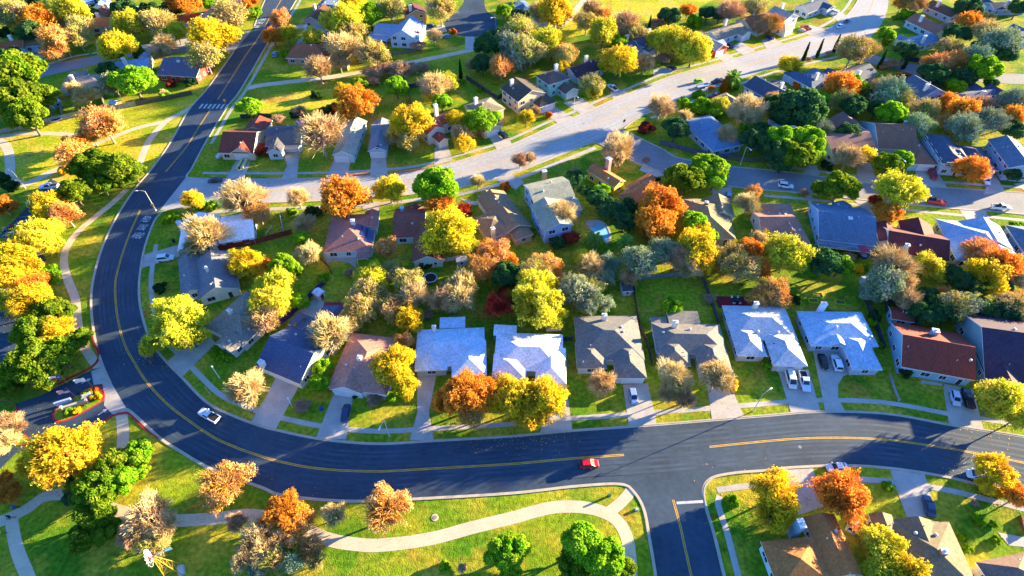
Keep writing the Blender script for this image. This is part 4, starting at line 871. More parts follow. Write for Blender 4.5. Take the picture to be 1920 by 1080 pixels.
T(950, 270); car('hatch', (1606, 372), (10, -80), '7f9cb8', 'blue grey hatchback below the oak')
T(1430, 270)
car('suv', (165, 304), (110, 16), 'dce0ec', 'white estate car parked on the lane'); car('suv', (1228, 225), (30, 60), 'a81c28', 'red car on the lane driveway'); car('sedan', (1615, 265), (30, 60), 'd4dce8', 'white car beside the red orange tree')
car('pickup', (1255, 420), (130, 20), 'b42838', 'red pickup parked on the lane'); car('pickup', (1722, 460), (130, 6), 'dce4ec', 'white pickup parked on the lane')
T(860, 90, 6); car('suv', (500, 985), (-60, -50), '1c2030', 'black car under the green tree by the boulevard')
# trailer behind the dark pickup, boat
T(950, 0)
def trailer(at, head, label):
    c = g(at, .5); h = g((at[0] + head[0], at[1] + head[1]), .5) - c; r = empty('trailer', (c.x, c.y, .05), math.atan2(h.y, h.x), label, 'trailer')
    m = MB(); m.box(-3, 2.6, -1, 1, .55, .7); m.box(2.6, 4.2, -.08, .08, .5, .62); m.build('deck', 'generic', r, '8fa4c4')
    for y in (-1, 1):
        m = MB(); m.box(-3, 2.6, y - .05, y + .05, .7, .95); m.build('side_rail', 'generic', r, '6f84a4'); m = MB(); m.tube((-.4, y - .2, .33), (-.4, y + .2, .33), .33, n=12); m.build('wheel', 'rubber', r)
trailer((1425, 622), (100, -22), 'long blue grey flat trailer at the boulevard kerb')
T(390, 180, 6)
c = g((385, 770), .5); h = g((430, 690), .5) - c; r = empty('boat', (c.x, c.y, 0), math.atan2(h.y, h.x), 'cream twin hulled boat on the driveway of the corner house', 'boat')
for y in (-.75, .75):
    m = MB(); loft(m, [(-2.6, .38, .42, .55, 1.1), (1.6, .38, .42, .55, 1.1), (2.6, .22, .26, .75, 1.1), (3.2, .04, .06, .95, 1.1)]); q = m.build('hull', 'generic', r, 'd8c878'); q.location.y = y
m = MB(); m.box(-2.6, 1.8, -.4, .4, .8, .95); m.build('deck', 'generic', r, '4a5a68'); m = MB(); m.box(-2.9, -2.55, -.25, .25, .5, 1.4, 0, (.05, .05)); m.build('outboard_motor', 'rubber', r)
m = MB(); m.box(-2.4, 2.4, -1, 1, .38, .5); [m.tube((-.6, s * 1.05 - .1, .33), (-.6, s * 1.05 + .1, .33), .33, n=12) for s in (-1, 1)]; m.build('trailer_frame', 'grey', r)
c = g((170, 640), 1); h = g((190, 560), 1) - c; r = empty('camper_trailer', (c.x, c.y, 0), 1.2, 'pale blue covered boat trailer on the corner house lawn', 'trailer')
m = MB(); loft(m, [(-3, .5, .7, .6, 1.5), (1.2, .7, .8, .5, 1.7), (3, .15, .3, .9, 1.5)]); m.build('cover', 'generic', r, 'b8ccd8'); m = MB(); [m.tube((-.5, s * .8 - .1, .33), (-.5, s * .8 + .1, .33), .33, n=12) for s in (-1, 1)]; m.box(-2, 2.4, -.5, .5, .4, .55); m.build('chassis', 'rubber', r)

# ------------------------------------------------------------------ street furniture
def lamp(at, ht, arm, label, head=True):
    c = g(at); d = g((at[0] + arm[0], at[1] + arm[1])) - c; r = empty('street_lamp', (c.x, c.y, 0), math.atan2(d.y, d.x), label, 'street lamp')
    m = MB(); m.tube((0, 0, 0), (0, 0, ht), .11, .07, 8); m.tube((0, 0, 0), (0, 0, .5), .18, .14, 8); m.build('pole', 'grey', r)
    m = MB(); m.tube((0, 0, ht - .05), (1.0, 0, ht + .35), .05, n=6); m.tube((1.0, 0, ht + .35), (2.0, 0, ht + .4), .05, n=6); m.build('arm', 'grey', r)
    m = MB(); loft(m, [(1.8, .10, .10, ht + .30, ht + .46), (2.2, .18, .16, ht + .28, ht + .5), (2.7, .14, .10, ht + .3, ht + .44)]); m.build('lamp_head', 'trim', r)
    f = fp(at); LM.append((f[0], f[1], label))
T(950, 540); lamp((1780, 893), 7.2, (60, -40), 'grey street lamp before the silver blue house')
T(470, 540); lamp((1003, 1072), 7.0, (-50, 110), 'grey street lamp before the clay hip house')
T(0, 270); lamp((1130, 482), 7.5, (-130, 10), 'street lamp reaching over the curve by the intersection'); lamp((185, 320), 6, (-60, -30), 'lamp post beside the car park path')
T(0, 0); lamp((520, 415), 7.5, (-30, 25), 'street lamp on the upper left lane')
T(1500, 180, 6); lamp((1000, 915), 7.5, (60, 60), 'street lamp before the mauve two garage house')
T(860, 90, 6); lamp((1290, 750), 7.8, (40, 40), 'tall street lamp before the green two storey house')
T(950, 270); lamp((1690, 150), 7, (30, 30), 'street lamp beside the shaded grey fence')
T(470, 0); lamp((1775, 240), 7, (-40, 10), 'street lamp at the cul-de-sac rim')
T(0, 540)
def post(at, ht, label, w=.1, mname='trim', name='utility_post'):
    c = g(at); r = empty(name, (c.x, c.y, 0), 0, label, 'post'); m = MB(); m.tube((0, 0, 0), (0, 0, ht), w, w * .8, 8); m.build('pole', mname, r)
    m = MB(); m.lathe([(w * 1.6, ht), (w * 2.2, ht + .2), (w * 2, ht + .5), (w * .6, ht + .65)], 10); m.build('globe', mname, r)
post((1590, 655), 4.6, 'white lamp post on the lawn of the navy gabled house'); T(470, 540); post((303, 862), 3.4, 'white lamp post beside the wide concrete driveway')
# flags
def flagpole(at, ht, flag, label):
    c = g(at); r = empty('flagpole', (c.x, c.y, .15), R_(200), label, 'flagpole'); m = MB(); m.tube((0, 0, 0), (0, 0, ht), .04, .025, 8); m.lathe([(.06, ht), (.09, ht + .15)], 8); m.lathe([(.25, 0), (.2, .3)], 10); m.build('pole', 'rubber', r)
    W_, H_ = 2.1, 1.3; cols = {'red': '0', 'white': 1, 'blue': 2}
    m = MB(); nx = 14
    def wave(x): return .16 * math.sin(x * 3.2) * x / W_
    def cell(x0, x1, z0, z1, mi): m.add([(x0, wave(x0), z0), (x1, wave(x1), z0), (x1, wave(x1), z1), (x0, wave(x0), z1), (x0, wave(x0) + .02, z0), (x1, wave(x1) + .02, z0), (x1, wave(x1) + .02, z1), (x0, wave(x0) + .02, z1)], [(0, 1, 2, 3), (7, 6, 5, 4)], mi)
    z = ht - H_ - .1
    for i in range(nx):
        x0, x1 = .05 + W_ * i / nx, .05 + W_ * (i + 1) / nx
        if flag == 'texas':
            if i < nx / 3: cell(x0, x1, z, z + H_, 2)
            else: cell(x0, x1, z + H_ / 2, z + H_, 1); cell(x0, x1, z, z + H_ / 2, 0)
        elif flag == 'us':
            for k in range(13):
                mi = 0 if k % 2 == 0 else 1
                if i < nx * .4 and k >= 6: mi = 2
                cell(x0, x1, z + H_ * k / 13, z + H_ * (k + 1) / 13, mi)
        else: cell(x0, x1, z, z + H_, 1); cell(x0, x1, z + H_ * .35, z + H_ * .65, 0) if False else None
    if flag == 'texas':
        sx, sz = .05 + W_ / 6, z + H_ / 2
        st = [(sx + (.26 if k % 2 == 0 else .1) * math.sin(k * math.pi / 5), wave(sx) - .02, sz + (.26 if k % 2 == 0 else .1) * math.cos(k * math.pi / 5)) for k in range(10)]; m.add(st, [tuple(range(10))], 1)
        m.add([(p[0], wave(sx) + .045, p[2]) for p in st], [tuple(range(10))], 1)
    m.build('flag', ['red', 'trim', 'flagblue'], r)
M['flagblue'] = mat('flag_blue', (.02, .04, .22), .8, .05)
T(0, 540); flagpole((572, 770), 8.0, 'texas', 'flagpole with a red white and blue lone star flag'); flagpole((612, 850), 7.0, 'us', 'flagpole with a red and white striped flag'); flagpole((690, 735), 5.0, 'white', 'short flagpole with a plain white flag')
r = empty('entrance_sign', g((545, 850), .15), R_(24), 'beige stone entrance sign wall with a pale blue top on the island', 'sign')
m = MB(); m.box(-2.6, 2.6, -.3, .3, 0, .8); m.box(-2.8, -2.3, -.4, .4, 0, 1.1); m.box(2.3, 2.8, -.4, .4, 0, 1.1); m.build('stone_wall', 'concrete', r)
m = MB(); m.box(-1.6, 1.6, .5, .9, .1, 1.2); m.box(-1.7, 1.7, .45, .95, 1.2, 1.3); q = m.build('sign_panel', 'generic', r, '98aed8'); q.location = (-2.2, .8, 0)
r = empty('letter_boxes', g((640, 790), .15), R_(30), 'grey stone planter block on the island among shrubs', 'planter'); m = MB(); m.box(-1.2, 1.2, -.7, .7, 0, .9, 0, (.05, .05)); m.box(-.9, .9, -.4, .4, .9, 1.3, 0, (.1, .1)); m.build('block', 'concrete', r)
# road signs
def sign(at, label, col, shape='diamond', ht=2.1, face=270):
    c = g(at); r = empty('road_sign', (c.x, c.y, 0), R_(face + 90), label, 'sign'); m = MB(); m.tube((0, 0, 0), (0, 0, ht + .6), .04, n=6); m.build('post', 'grey', r)
    m = MB(); z = ht + .5; n = {'diamond': 4, 'oct': 8}.get(shape, 4); s = .62; off = 0 if shape == 'diamond' else math.pi / 8
    if shape == 'rect': q = [(-.5, z - .35), (.5, z - .35), (.5, z + .35), (-.5, z + .35)]
    else: q = [(s * math.cos(off + 2 * math.pi * k / n), z + s * math.sin(off + 2 * math.pi * k / n)) for k in range(n)]
    m.add([(x, -.05, zz) for x, zz in q] + [(x, -.08, zz) for x, zz in q], [tuple(range(len(q))), tuple(range(2 * len(q) - 1, len(q) - 1, -1))] + [(i, (i + 1) % len(q), len(q) + (i + 1) % len(q), len(q) + i) for i in range(len(q))]); m.build('sign_plate', 'generic', r, col)
T(0, 540); sign((1520, 770), 'yellow diamond sign on the verge before the navy gabled house', 'e8a010', face=215)
T(0, 270); sign((1128, 488), 'yellow diamond sign at the foot of the curve street lamp', 'e8b010', face=100); sign((905, 352), 'white sign where the park path meets the street', 'e0e4f0', 'rect', face=300)
T(0, 0); sign((1640, 770), 'yellow crossing sign at the right end of the crosswalk', 'e8a818', face=280)
T(950, 0); sign((845, 920), 'red stop sign at the lane corner', 'c01828', 'oct', face=120)
T(950, 800)
r = empty('fire_hydrant', g((1495, 655)), 0, 'red fire hydrant on the verge of the side street', 'hydrant'); m = MB(); m.lathe([(.2, 0), (.2, .1), (.13, .12), (.13, .6), (.2, .62), (.17, .75), (.05, .86)], 10); m.tube((-.25, 0, .48), (.25, 0, .48), .07, n=8); m.tube((0, -.25, .42), (0, 0, .42), .09, n=8); m.build('hydrant_body', 'red', r)
def utilbox(at, label, col='c8ccc8', s=(.7, .5, .9)):
    c = g(at); r = empty('utility_box', (c.x, c.y, 0), .2, label, 'utility box'); m = MB(); m.box(-s[0], s[0], -s[1], s[1], 0, .1); m.box(-s[0] * .9, s[0] * .9, -s[1] * .9, s[1] * .9, .1, s[2], 0, (.06, .06)); m.build('cabinet', 'generic', r, col); m = MB(); m.box(-.02, .02, -s[1] * .9 - .02, -s[1] * .85, .2, s[2] - .15); m.build('door_seam', 'rubber', r)
utilbox((940, 600), 'small white utility box on grass by the side street', s=(.35, .3, .5)); utilbox((745, 500), 'small green utility post at the path corner', '4f9a7c', (.25, .25, 1.1))
T(0, 540); utilbox((1880, 1145), 'grey utility box', s=(.3, .3, .5)) if False else None
def manhole(at, label):
    c = g(at); r = empty('manhole', (c.x, c.y, 0), 0, label, 'manhole'); m = MB(); m.lathe([(.7, 0), (.7, .08), (.42, .09)], 20); m.build('concrete_ring', 'paving', r); m = MB(); m.lathe([(.42, .08), (.42, .12), (.1, .13)], 20); m.build('lid', 'midasphalt', r)
T(470, 800); manhole((1333, 657), 'round concrete manhole on the park lawn')
T(1430, 800)
def cover(at, label):
    c = g(at); o = MB().lathe([(.38, .052), (.38, .062), (.05, .064)], 16).build('manhole_cover', 'midasphalt'); o.location = (c.x, c.y, 0); tag(o, label, 'manhole cover')
cover((268, 147), 'iron manhole cover in the street right of the junction'); T(950, 0); cover((555, 895), 'iron manhole cover in the pale boulevard')
def bin_(at, col, label, cat='bin', sc_=1.):
    c = g(at, .5); r = empty('wheelie_bin', (c.x, c.y, 0), .4, label, cat); m = MB(); m.box(-.3 * sc_, .3 * sc_, -.35 * sc_, .35 * sc_, .1, 1.0 * sc_, 0, (-.04, -.04)); m.build('tub', 'generic', r, col); m = MB(); m.box(-.36 * sc_, .36 * sc_, -.42 * sc_, .4 * sc_, 1.0 * sc_, 1.08 * sc_, 0, (.05, .05)); m.build('lid', 'generic', r, col)
    m = MB(); m.tube((-.32, .3, .14), (.32, .3, .14), .13, n=8); m.build('wheels', 'rubber', r)
T(470, 540); bin_((510, 872), '2c3c9c', 'blue bin lying out on the shaded front lawn')
T(1340, 540, 6); bin_((1530, 930), '2838c8', 'bright blue bin beside the powder blue house wing'); T(1600, 540, 6); bin_((1210, 1050), '3038c8', 'deep blue bin on the rust roof house porch')
T(0, 0); bin_((655, 390), '1c9c3c', 'green bin at the kerb of the upper left lane', sc_=1.3)
T(0, 270); bin_((1255, 700), '20244c', 'dark blue bin at the wall of the white corner house')

# windmill in the park
T(0, 800)
c = gp(330, 1076); hubz = 9.5; r = empty('windmill', (c.x, c.y, 0), R_(-60), 'farm windmill with a white wheel and yellow lattice tower', 'windmill')
m = MB()
for sx in (-1, 1):
    for sy in (-1, 1): m.tube((sx * 1.3, sy * 1.3, 0), (sx * .15, sy * .15, hubz - .4), .07, .05, 6)
for k in range(1, 5):
    t = k / 5; s = 1.3 * (1 - t) + .15 * t; z = (hubz - .4) * t; q = [(-s, -s, z), (s, -s, z), (s, s, z), (-s, s, z)]; t2 = (k - 1) / 5; s2 = 1.3 * (1 - t2) + .15 * t2; z2 = (hubz - .4) * t2; q2 = [(-s2, -s2, z2), (s2, -s2, z2), (s2, s2, z2), (-s2, s2, z2)]
    for i in range(4): m.tube(q[i], q[(i + 1) % 4], .035, n=4); m.tube(q2[i], q[(i + 1) % 4], .03, n=4)
m.build('tower', 'generic', r, 'c89a38')
m = MB(); m.tube((0, .2, hubz), (0, -.6, hubz), .14, n=8); m.build('hub', 'red', r)
m = MB(); R1 = 1.7
for k in range(16):
    t = 2 * math.pi * k / 16; u = Vector((math.cos(t), 0, math.sin(t))); w = Vector((-math.sin(t), 0, math.cos(t))); o = Vector((0, -.6, hubz))
    m.add([o + u * .45 - w * .06 + Vector((0, -.04, 0)), o + u * R1 - w * .24 + Vector((0, -.08, 0)), o + u * R1 + w * .24 + Vector((0, .08, 0)), o + u * .45 + w * .06 + Vector((0, .04, 0))], [(0, 1, 2, 3)])
    for rr in (.8, 1.5): m.tube(o + u * rr + Vector((0, .06, 0)), o + (u * math.cos(math.pi / 8) + w * math.sin(math.pi / 8)) * rr + Vector((0, .06, 0)), .02, n=4)
m.build('wheel', 'trim', r)
m = MB(); m.tube((0, 0, hubz), (0, 2.2, hubz), .05, n=6); m.add([(-.02, 2.0, hubz - .4), (-.02, 3.0, hubz - .6), (-.02, 3.0, hubz + .6), (-.02, 2.0, hubz + .4), (.02, 2.0, hubz - .4), (.02, 3.0, hubz - .6), (.02, 3.0, hubz + .6), (.02, 2.0, hubz + .4)], [(0, 1, 2, 3), (7, 6, 5, 4), (0, 4, 5, 1), (1, 5, 6, 2), (2, 6, 7, 3), (3, 7, 4, 0)]); m.build('tail_vane', 'generic', r, '6fa4c0')
m = MB(); m.box(-.9, .9, .5, 1.6, 0, .8, 0, (.08, .08)); q = m.build('pump_tank', 'grey', r)

# people with cycles at the path fork, bottom left
def cyclist(at, label, shirt, h):
    c = g(at); o = empty('bicycle', (c.x, c.y, .0), R_(h), label[1], 'bicycle')
    for x in (-.5, .5):
        m = MB(); n = 16; m.add([(x + r * math.cos(2 * math.pi * k / n), y, .34 + r * math.sin(2 * math.pi * k / n)) for r, y in ((.34, -.02), (.34, .02), (.29, .02), (.29, -.02)) for k in range(n)], [(j * n + k, j * n + (k + 1) % n, ((j + 1) % 4) * n + (k + 1) % n, ((j + 1) % 4) * n + k) for j in range(4) for k in range(n)]); m.build('wheel', 'rubber', o)
    m = MB(); [m.tube(a, b_, .02, n=5) for a, b_ in (((-.5, 0, .34), (0, 0, .3)), ((0, 0, .3), (-.15, 0, .85)), ((-.15, 0, .8), (.38, 0, .82)), ((0, 0, .3), (.38, 0, .8)), ((.5, 0, .34), (.36, 0, .98)), ((.36, -.25, 1.0), (.36, .25, 1.0)))]; m.box(-.28, -.05, -.07, .07, .86, .92); m.build('frame', 'generic', o, '20305c')
    P = [(-.12, 0, .98), (-.02, 0, 1.2), (.08, 0, 1.42), (.12, 0, 1.52), (.15, 0, 1.66), (-.1, -.1, .95), (.14, -.12, .66), (.02, -.12, .2), (-.1, .1, .95), (.2, .12, .72), (.1, .12, .34), (.1, -.2, 1.4), (.22, -.25, 1.18), (.36, -.22, 1.03), (.1, .2, 1.4), (.22, .25, 1.18), (.36, .22, 1.03), (.16, 0, 1.74)]
    E = [(0, 1), (1, 2), (2, 3), (3, 4), (4, 17), (0, 5), (5, 6), (6, 7), (0, 8), (8, 9), (9, 10), (2, 11), (11, 12), (12, 13), (2, 14), (14, 15), (15, 16)]
    rad = [.16, .15, .17, .07, .10, .11, .075, .05, .11, .075, .05, .08, .05, .035, .08, .05, .035, .095]
    me = bpy.data.meshes.new('person'); me.from_pydata(P, E, []); q = bpy.data.objects.new('person', me); C.objects.link(q); q.location = (c.x, c.y, .0); q.rotation_euler = (0, 0, R_(h))
    sk = q.modifiers.new('skin', 'SKIN'); q.modifiers.new('sub', 'SUBSURF').levels = 1
    for i, v in enumerate(me.skin_vertices[0].data): v.radius = (rad[i], rad[i])
    me.skin_vertices[0].data[0].use_root = True; bpy.context.view_layer.update()
    m2 = bpy.data.meshes.new_from_object(q.evaluated_get(bpy.context.evaluated_depsgraph_get())); q.modifiers.clear(); q.data = m2; m2.materials.clear(); m2.materials.append(M['generic']); m2.materials.append(mat('skin', (.42, .26, .18), .6, .05) if 'skin' not in bpy.data.materials else bpy.data.materials['skin'])
    for f in m2.polygons: f.material_index = 1 if f.center.z > 1.52 else 0; f.use_smooth = True
    q.color = (*srgb(shirt), 1); tag(q, label[0], 'person')
    m = MB(); m.lathe([(.115, 1.72), (.12, 1.78), (.09, 1.86), (.02, 1.89)], 10, c=(.15, 0)); m.build('helmet', 'generic', q, '303848')
cyclist((120, 592), ('cyclist in blue riding on the path fork at bottom left', 'bicycle under the rider in blue at the path fork'), '3458c8', 200); cyclist((88, 665), ('cyclist in black riding just below the rider in blue', 'bicycle under the rider in black at the path fork'), '14161c', 200)
cyclist((25, 775), ('cyclist in pale yellow at the bottom left edge', 'bicycle under the rider in pale yellow'), 'c8c060', 190)

# ------------------------------------------------------------------ gardens: pool, trampolines, sheds and the rest
T(950, 270)
PO = [(578, 575), (600, 553), (650, 550), (700, 565), (735, 600), (755, 650), (750, 700), (730, 722), (712, 715), (700, 690), (670, 680), (640, 655), (605, 625), (590, 600)]
c0 = g((670, 630)); r = empty('swimming_pool', (c0.x, c0.y, 0), 0, 'kidney shaped pale blue swimming pool with stone rim', 'pool')
P = smooth([g(p) - c0 for p in PO + [PO[0]]], 5)[:-1]; k = len(P); cc = sum(P, Vector()) / k
I = [cc + (p - cc) * .82 for p in P]
m = MB(); m.add([(p.x, p.y, .0) for p in P] + [(p.x, p.y, .16) for p in P] + [(p.x, p.y, .16) for p in I] + [(p.x, p.y, .02) for p in I], [(j * k + i, j * k + (i + 1) % k, (j + 1) * k + (i + 1) % k, (j + 1) * k + i) for j in range(3) for i in range(k)]); m.build('stone_rim', 'concrete', r)
m = MB(); m.add([(p.x, p.y, .09) for p in I], [tuple(range(k))]); m.build('water', 'water', r)
m = MB(); q = g((607, 580)) - c0; m.lathe([(1.5, 0), (1.5, .4), (1.15, .4), (1.15, .3)], 20, c=(q.x, q.y)); m.build('spa_ring', 'concrete', r)
LM.append((1120, 437, 'swimming pool'))
def tramp(at, label, R0=1.9):
    c = g(at, .8); r = empty('trampoline', (c.x, c.y, 0), 0, label, 'trampoline'); n = 20
    m = MB(); m.lathe([(R0 - .28, .86), (R0 - .28, .9), (R0, .9), (R0, .82)], n); m.f = [f for f in m.f if len(f) == 4]; m.m = [0] * len(m.f); m.build('pad', 'generic', r, 'a8bce0')
    m = MB(); m.lathe([(R0 - .27, .8), (R0 - .27, .85)], n); m.build('bed', 'rubber', r)
    for i in range(4):
        t = i * math.pi / 2 + .6; m = MB(); m.tube((R0 * .93 * math.cos(t), R0 * .93 * math.sin(t), 0), (R0 * .93 * math.cos(t), R0 * .93 * math.sin(t), .84), .04, n=6); m.build('leg', 'grey', r)
T(470, 270); tramp((1300, 968), 'round trampoline with blue rim behind the shed')
T(0, 0); tramp((405, 855), 'dark trampoline beside the wooden park fence', 2.2)
def shed(at, rz, s, label, wallc, roofc, kind='g', e=2.0, z=1.5):
    c = g(at, z); r = empty('garden_shed', (c.x, c.y, 0), R_(rz), label, 'shed'); rb, wb = MB(), MB(); roofblock(rb, wb, -s[0] / 2, s[0] / 2, -s[1] / 2, s[1] / 2, kind, 'x', e, .35, .18); rb.build('roof', ['roof', 'trim'], r, roofc); wb.build('wall', 'wall', r, wallc)
    o = link('door', doormesh(), r, 'a8a49c'); o.location = (0, -s[1] / 2 + .17, -.15); o.scale = (1, 1, .85)
    if 'red door' in label:
        o.location = (s[0] / 2 - .17, 0, -.15); o.rotation_euler = (0, 0, R_(90)); o.data = o.data.copy(); o.data.materials[0] = M['red']; f = fp(at); LM.append((f[0], f[1], label))
T(470, 270); shed((1525, 835), 8, (3.2, 2.6), 'grey shed with pale roof at the end of a white fence', '8fa8c0', 'c8c8d0')
T(470, 540); shed((492, 38), -35, (2.6, 2.4), 'small white playhouse shed with a red door', 'e0d8dc', 'c8d4ec'); 
T(950, 270); shed((866, 1040), 5, (3.0, 3.4), 'dark shed with pale front in a shaded back yard', '8fa0b8', '3c4450')
T(1430, 270); shed((770, 990), 10, (3.4, 3.0), 'blue grey shed behind the navy solar house', '9fb4cc', '7f94b0')
T(0, 0); shed((832, 745), -15, (3.6, 3.0), 'orange wood shed in the corner of a fenced yard', 'c07830', 'b8c4c8'); shed((400, 745), 60, (3.4, 2.6), 'blue grey shed left of the thin garden fence', '7f98b0', 'b8c8d8')
T(470, 540); 
c = g((650, 155), .7); r = empty('garden_table', (c.x, c.y, 0), 0, 'round white garden table behind the navy gabled house', 'table'); m = MB(); m.lathe([(1.1, .70), (1.15, .74), (1.1, .78)], 18); m.build('tabletop', 'trim', r); m = MB(); m.tube((0, 0, 0), (0, 0, .7), .08, n=8); m.lathe([(.45, 0), (.1, .08)], 10); m.build('pedestal', 'grey', r)
r = empty('red_canopy', g((600, 120), 2.4) * 1, 0, 'dark red shade sail at the back of the navy gabled house', 'canopy'); r.location.z = 0; m = MB(); m.box(-2.6, 2.6, -.9, .9, 2.3, 2.36); m.build('canopy_sheet', 'generic', r, '8a2434')
for x in (-2.5, 2.5):
    for y in (-.8, .8): m = MB(); m.tube((x, y, 0), (x, y, 2.3), .05, n=6); m.build('post', 'grey', r)
T(1430, 270)
def gazebo(at, s, col, label, ht=2.5):
    c = g(at, ht); r = empty('gazebo', (c.x, c.y, 0), .05, label, 'gazebo'); m = MB(); h = s / 2; m.add([(-h, -h, ht), (h, -h, ht), (h, h, ht), (-h, h, ht), (0, 0, ht + 1.1), (-h, -h, ht - .25), (h, -h, ht - .25), (h, h, ht - .25), (-h, h, ht - .25)], [(0, 1, 4), (1, 2, 4), (2, 3, 4), (3, 0, 4), (0, 5, 6, 1), (1, 6, 7, 2), (2, 7, 8, 3), (3, 8, 5, 0)]); m.build('canopy', 'generic', r, col)
    for x in (-h + .1, h - .1):
        for y in (-h + .1, h - .1): m = MB(); m.tube((x, y, 0), (x, y, ht), .06, n=6); m.build('post', 'rubber', r)
gazebo((730, 760), 3.6, '8a3a50', 'plum red square gazebo behind the navy solar house'); T(950, 540); gazebo((335, 265), 3.8, 'a89070', 'tan square gazebo between two yellow trees')
T(1430, 270); r = empty('hot_tub', g((725, 815)), .2, 'round dark blue hot tub below the plum gazebo', 'hot tub'); m = MB(); m.lathe([(1.15, 0), (1.2, .8), (1.0, .82), (.95, .65)], 18); m.build('tub', 'generic', r, '283c60'); m = MB(); m.lathe([(.94, .6), (.94, .68)], 18); m.build('water', 'water', r)
T(1600, 540, 6)
c = g((760, 280)); r = empty('playset', (c.x, c.y, 0), .2, 'garden playset with a bright yellow slide under dark trees', 'playset'); m = MB(); m.box(-3.4, -.2, -.35, .35, 1.5, 1.62); m.box(-3.4, -.2, -.4, -.33, 1.6, 1.8); m.box(-3.4, -.2, .33, .4, 1.6, 1.8); q = m.build('slide', 'generic', r, 'e8d800')
m = MB(); [m.tube((x, y, 0), (x, y, 2.4), .06, n=6) for x in (0, 1.6) for y in (-.7, .7)]; m.box(-.1, 1.7, -.8, .8, 1.4, 1.5); [m.tube((x, y, 0), (x, y, 1.5), .05, n=6) for x in (-3.3,) for y in (-.3, .3)]; m.build('tower', 'wood', r, '8a6a4c'); m = MB(); m.box(-.15, 1.75, -.9, .9, 2.4, 2.46); m.build('canopy', 'generic', r, 'a8b4b8')
T(1340, 540, 6)
for at, lb in (((1155, 85), 'lime green raised bed, farthest of the three behind the powder blue house'), ((1105, 150), 'lime green raised bed, nearest the leafy brown tree'), ((1410, 168), 'lime green raised bed, rightmost of the three on shaded lawn')):
    c = g(at); r = empty('raised_bed', (c.x, c.y, 0), -.1, lb, 'raised bed'); m = MB(); a, b_ = 1.2, .8
    for x0, x1, y0, y1 in ((-a, a, -b_, -b_ + .12), (-a, a, b_ - .12, b_), (-a, -a + .12, -b_ + .12, b_ - .12), (a - .12, a, -b_ + .12, b_ - .12)): m.box(x0, x1, y0, y1, 0, .4)
    m.build('border', 'generic', r, '9cc818'); m = MB(); m.box(-a + .12, a - .12, -b_ + .12, b_ - .12, 0, .3); m.build('soil', 'mulch', r)
T(1340, 540, 6)
c = g((300, 165)); r = empty('garden_deck', (c.x, c.y, 0), -.02, 'dark red timber deck behind the silver blue house', 'deck'); m = MB(); [m.box(-6.4, 6.4, -1.9 + i * .32, -1.9 + i * .32 + .29, .2, .3) for i in range(12)]; m.build('boards', 'wood', r, '8a2434'); m = MB(); [m.box(x - .1, x + .1, -1.8, 1.8, 0, .2) for x in (-6, -3, 0, 3, 6)]; m.build('joists', 'wood', r, '5a2028')
m = MB(); c = g((235, 150), .3); r = empty('patio_table', (c.x, c.y, .3), 0, 'dark glass patio table with chairs on the red deck', 'table'); m.box(-1.2, 1.2, -.6, .6, .68, .73); m.build('tabletop', 'glass', r); m = MB(); [m.tube((x, y, 0), (x, y, .7), .04, n=5) for x in (-1, 1) for y in (-.5, .5)]; m.build('legs', 'grey', r)
for i, (dx, dy) in enumerate(((-.8, 1), (.8, 1), (-.8, -1), (.8, -1))):
    q = empty('patio_chair', (c.x + dx, c.y + dy, .3), 0 if dy < 0 else math.pi, 'white patio chair around the dark glass table on the deck', 'chair', 'patio chairs on the deck'); m = MB(); m.box(-.25, .25, -.25, .25, .4, .45); m.build('seat', 'trim', q); m = MB(); m.box(-.25, .25, -.29, -.25, .45, .95); m.build('backrest', 'trim', q); m = MB(); [m.tube((x, y, 0), (x, y, .4), .025, n=5) for x in (-.22, .22) for y in (-.22, .22)]; m.build('legs', 'grey', q)
T(1430, 0)
for at, lb in (((1148, 878), 'white garden chair on shaded lawn, left one of the pair'), ((1186, 880), 'white garden chair on shaded lawn, right one of the pair')):
    c = g(at); q = empty('garden_chair', (c.x, c.y, 0), .4, lb, 'chair'); m = MB(); m.box(-.4, .4, -.4, .4, .35, .45); m.build('seat', 'trim', q); m = MB(); m.box(-.4, .4, .34, .42, .45, 1.0); m.build('backrest', 'trim', q); m = MB(); [m.tube((x, y, 0), (x, y, .36), .04, n=5) for x in (-.35, .35) for y in (-.35, .35)]; m.build('legs', 'trim', q)
T(470, 0)
for at, col, lb in (((355, 882), 'd828a8', 'magenta parasol behind the grey streaked roof, left one'), ((405, 872), 'e030b0', 'magenta parasol behind the grey streaked roof, right one')):
    c = g(at, 2.2); q = empty('parasol', (c.x, c.y, 0), 0, lb, 'parasol'); m = MB(); m.lathe([(1.5, 2.1), (1.5, 2.15), (.8, 2.5), (.05, 2.75)], 8); m.build('canopy', 'generic', q, col); m = MB(); m.tube((0, 0, 0), (0, 0, 2.2), .04, n=6); m.lathe([(.3, 0), (.25, .12)], 8); m.build('pole', 'trim', q)
T(300, 360, 6)
c = g((255, 775), .6); q = empty('kayak', (c.x, c.y, 0), R_(100), 'orange wooden canoe leaning by the slate blue house', 'canoe'); m = MB(); loft(m, [(-2.4, .03, .05, .7, .9), (-1.4, .3, .38, .5, .85), (1.4, .3, .38, .5, .85), (2.4, .03, .05, .7, .9)]); m.build('hull', 'generic', q, 'd88838'); m = MB(); [m.box(x - .06, x + .06, -.5, .5, 0, .52) for x in (-1.2, 1.2)]; m.build('trestle', 'wood', q, '7a5a40')
T(950, 540)
a, c = g((472, 215)), g((738, 210)); q = empty('pergola', ((a.x + c.x) / 2, (a.y + c.y) / 2, 0), 0, 'open timber frame around the back patio of the taupe hip house', 'pergola'); w = (c.x - a.x) / 2
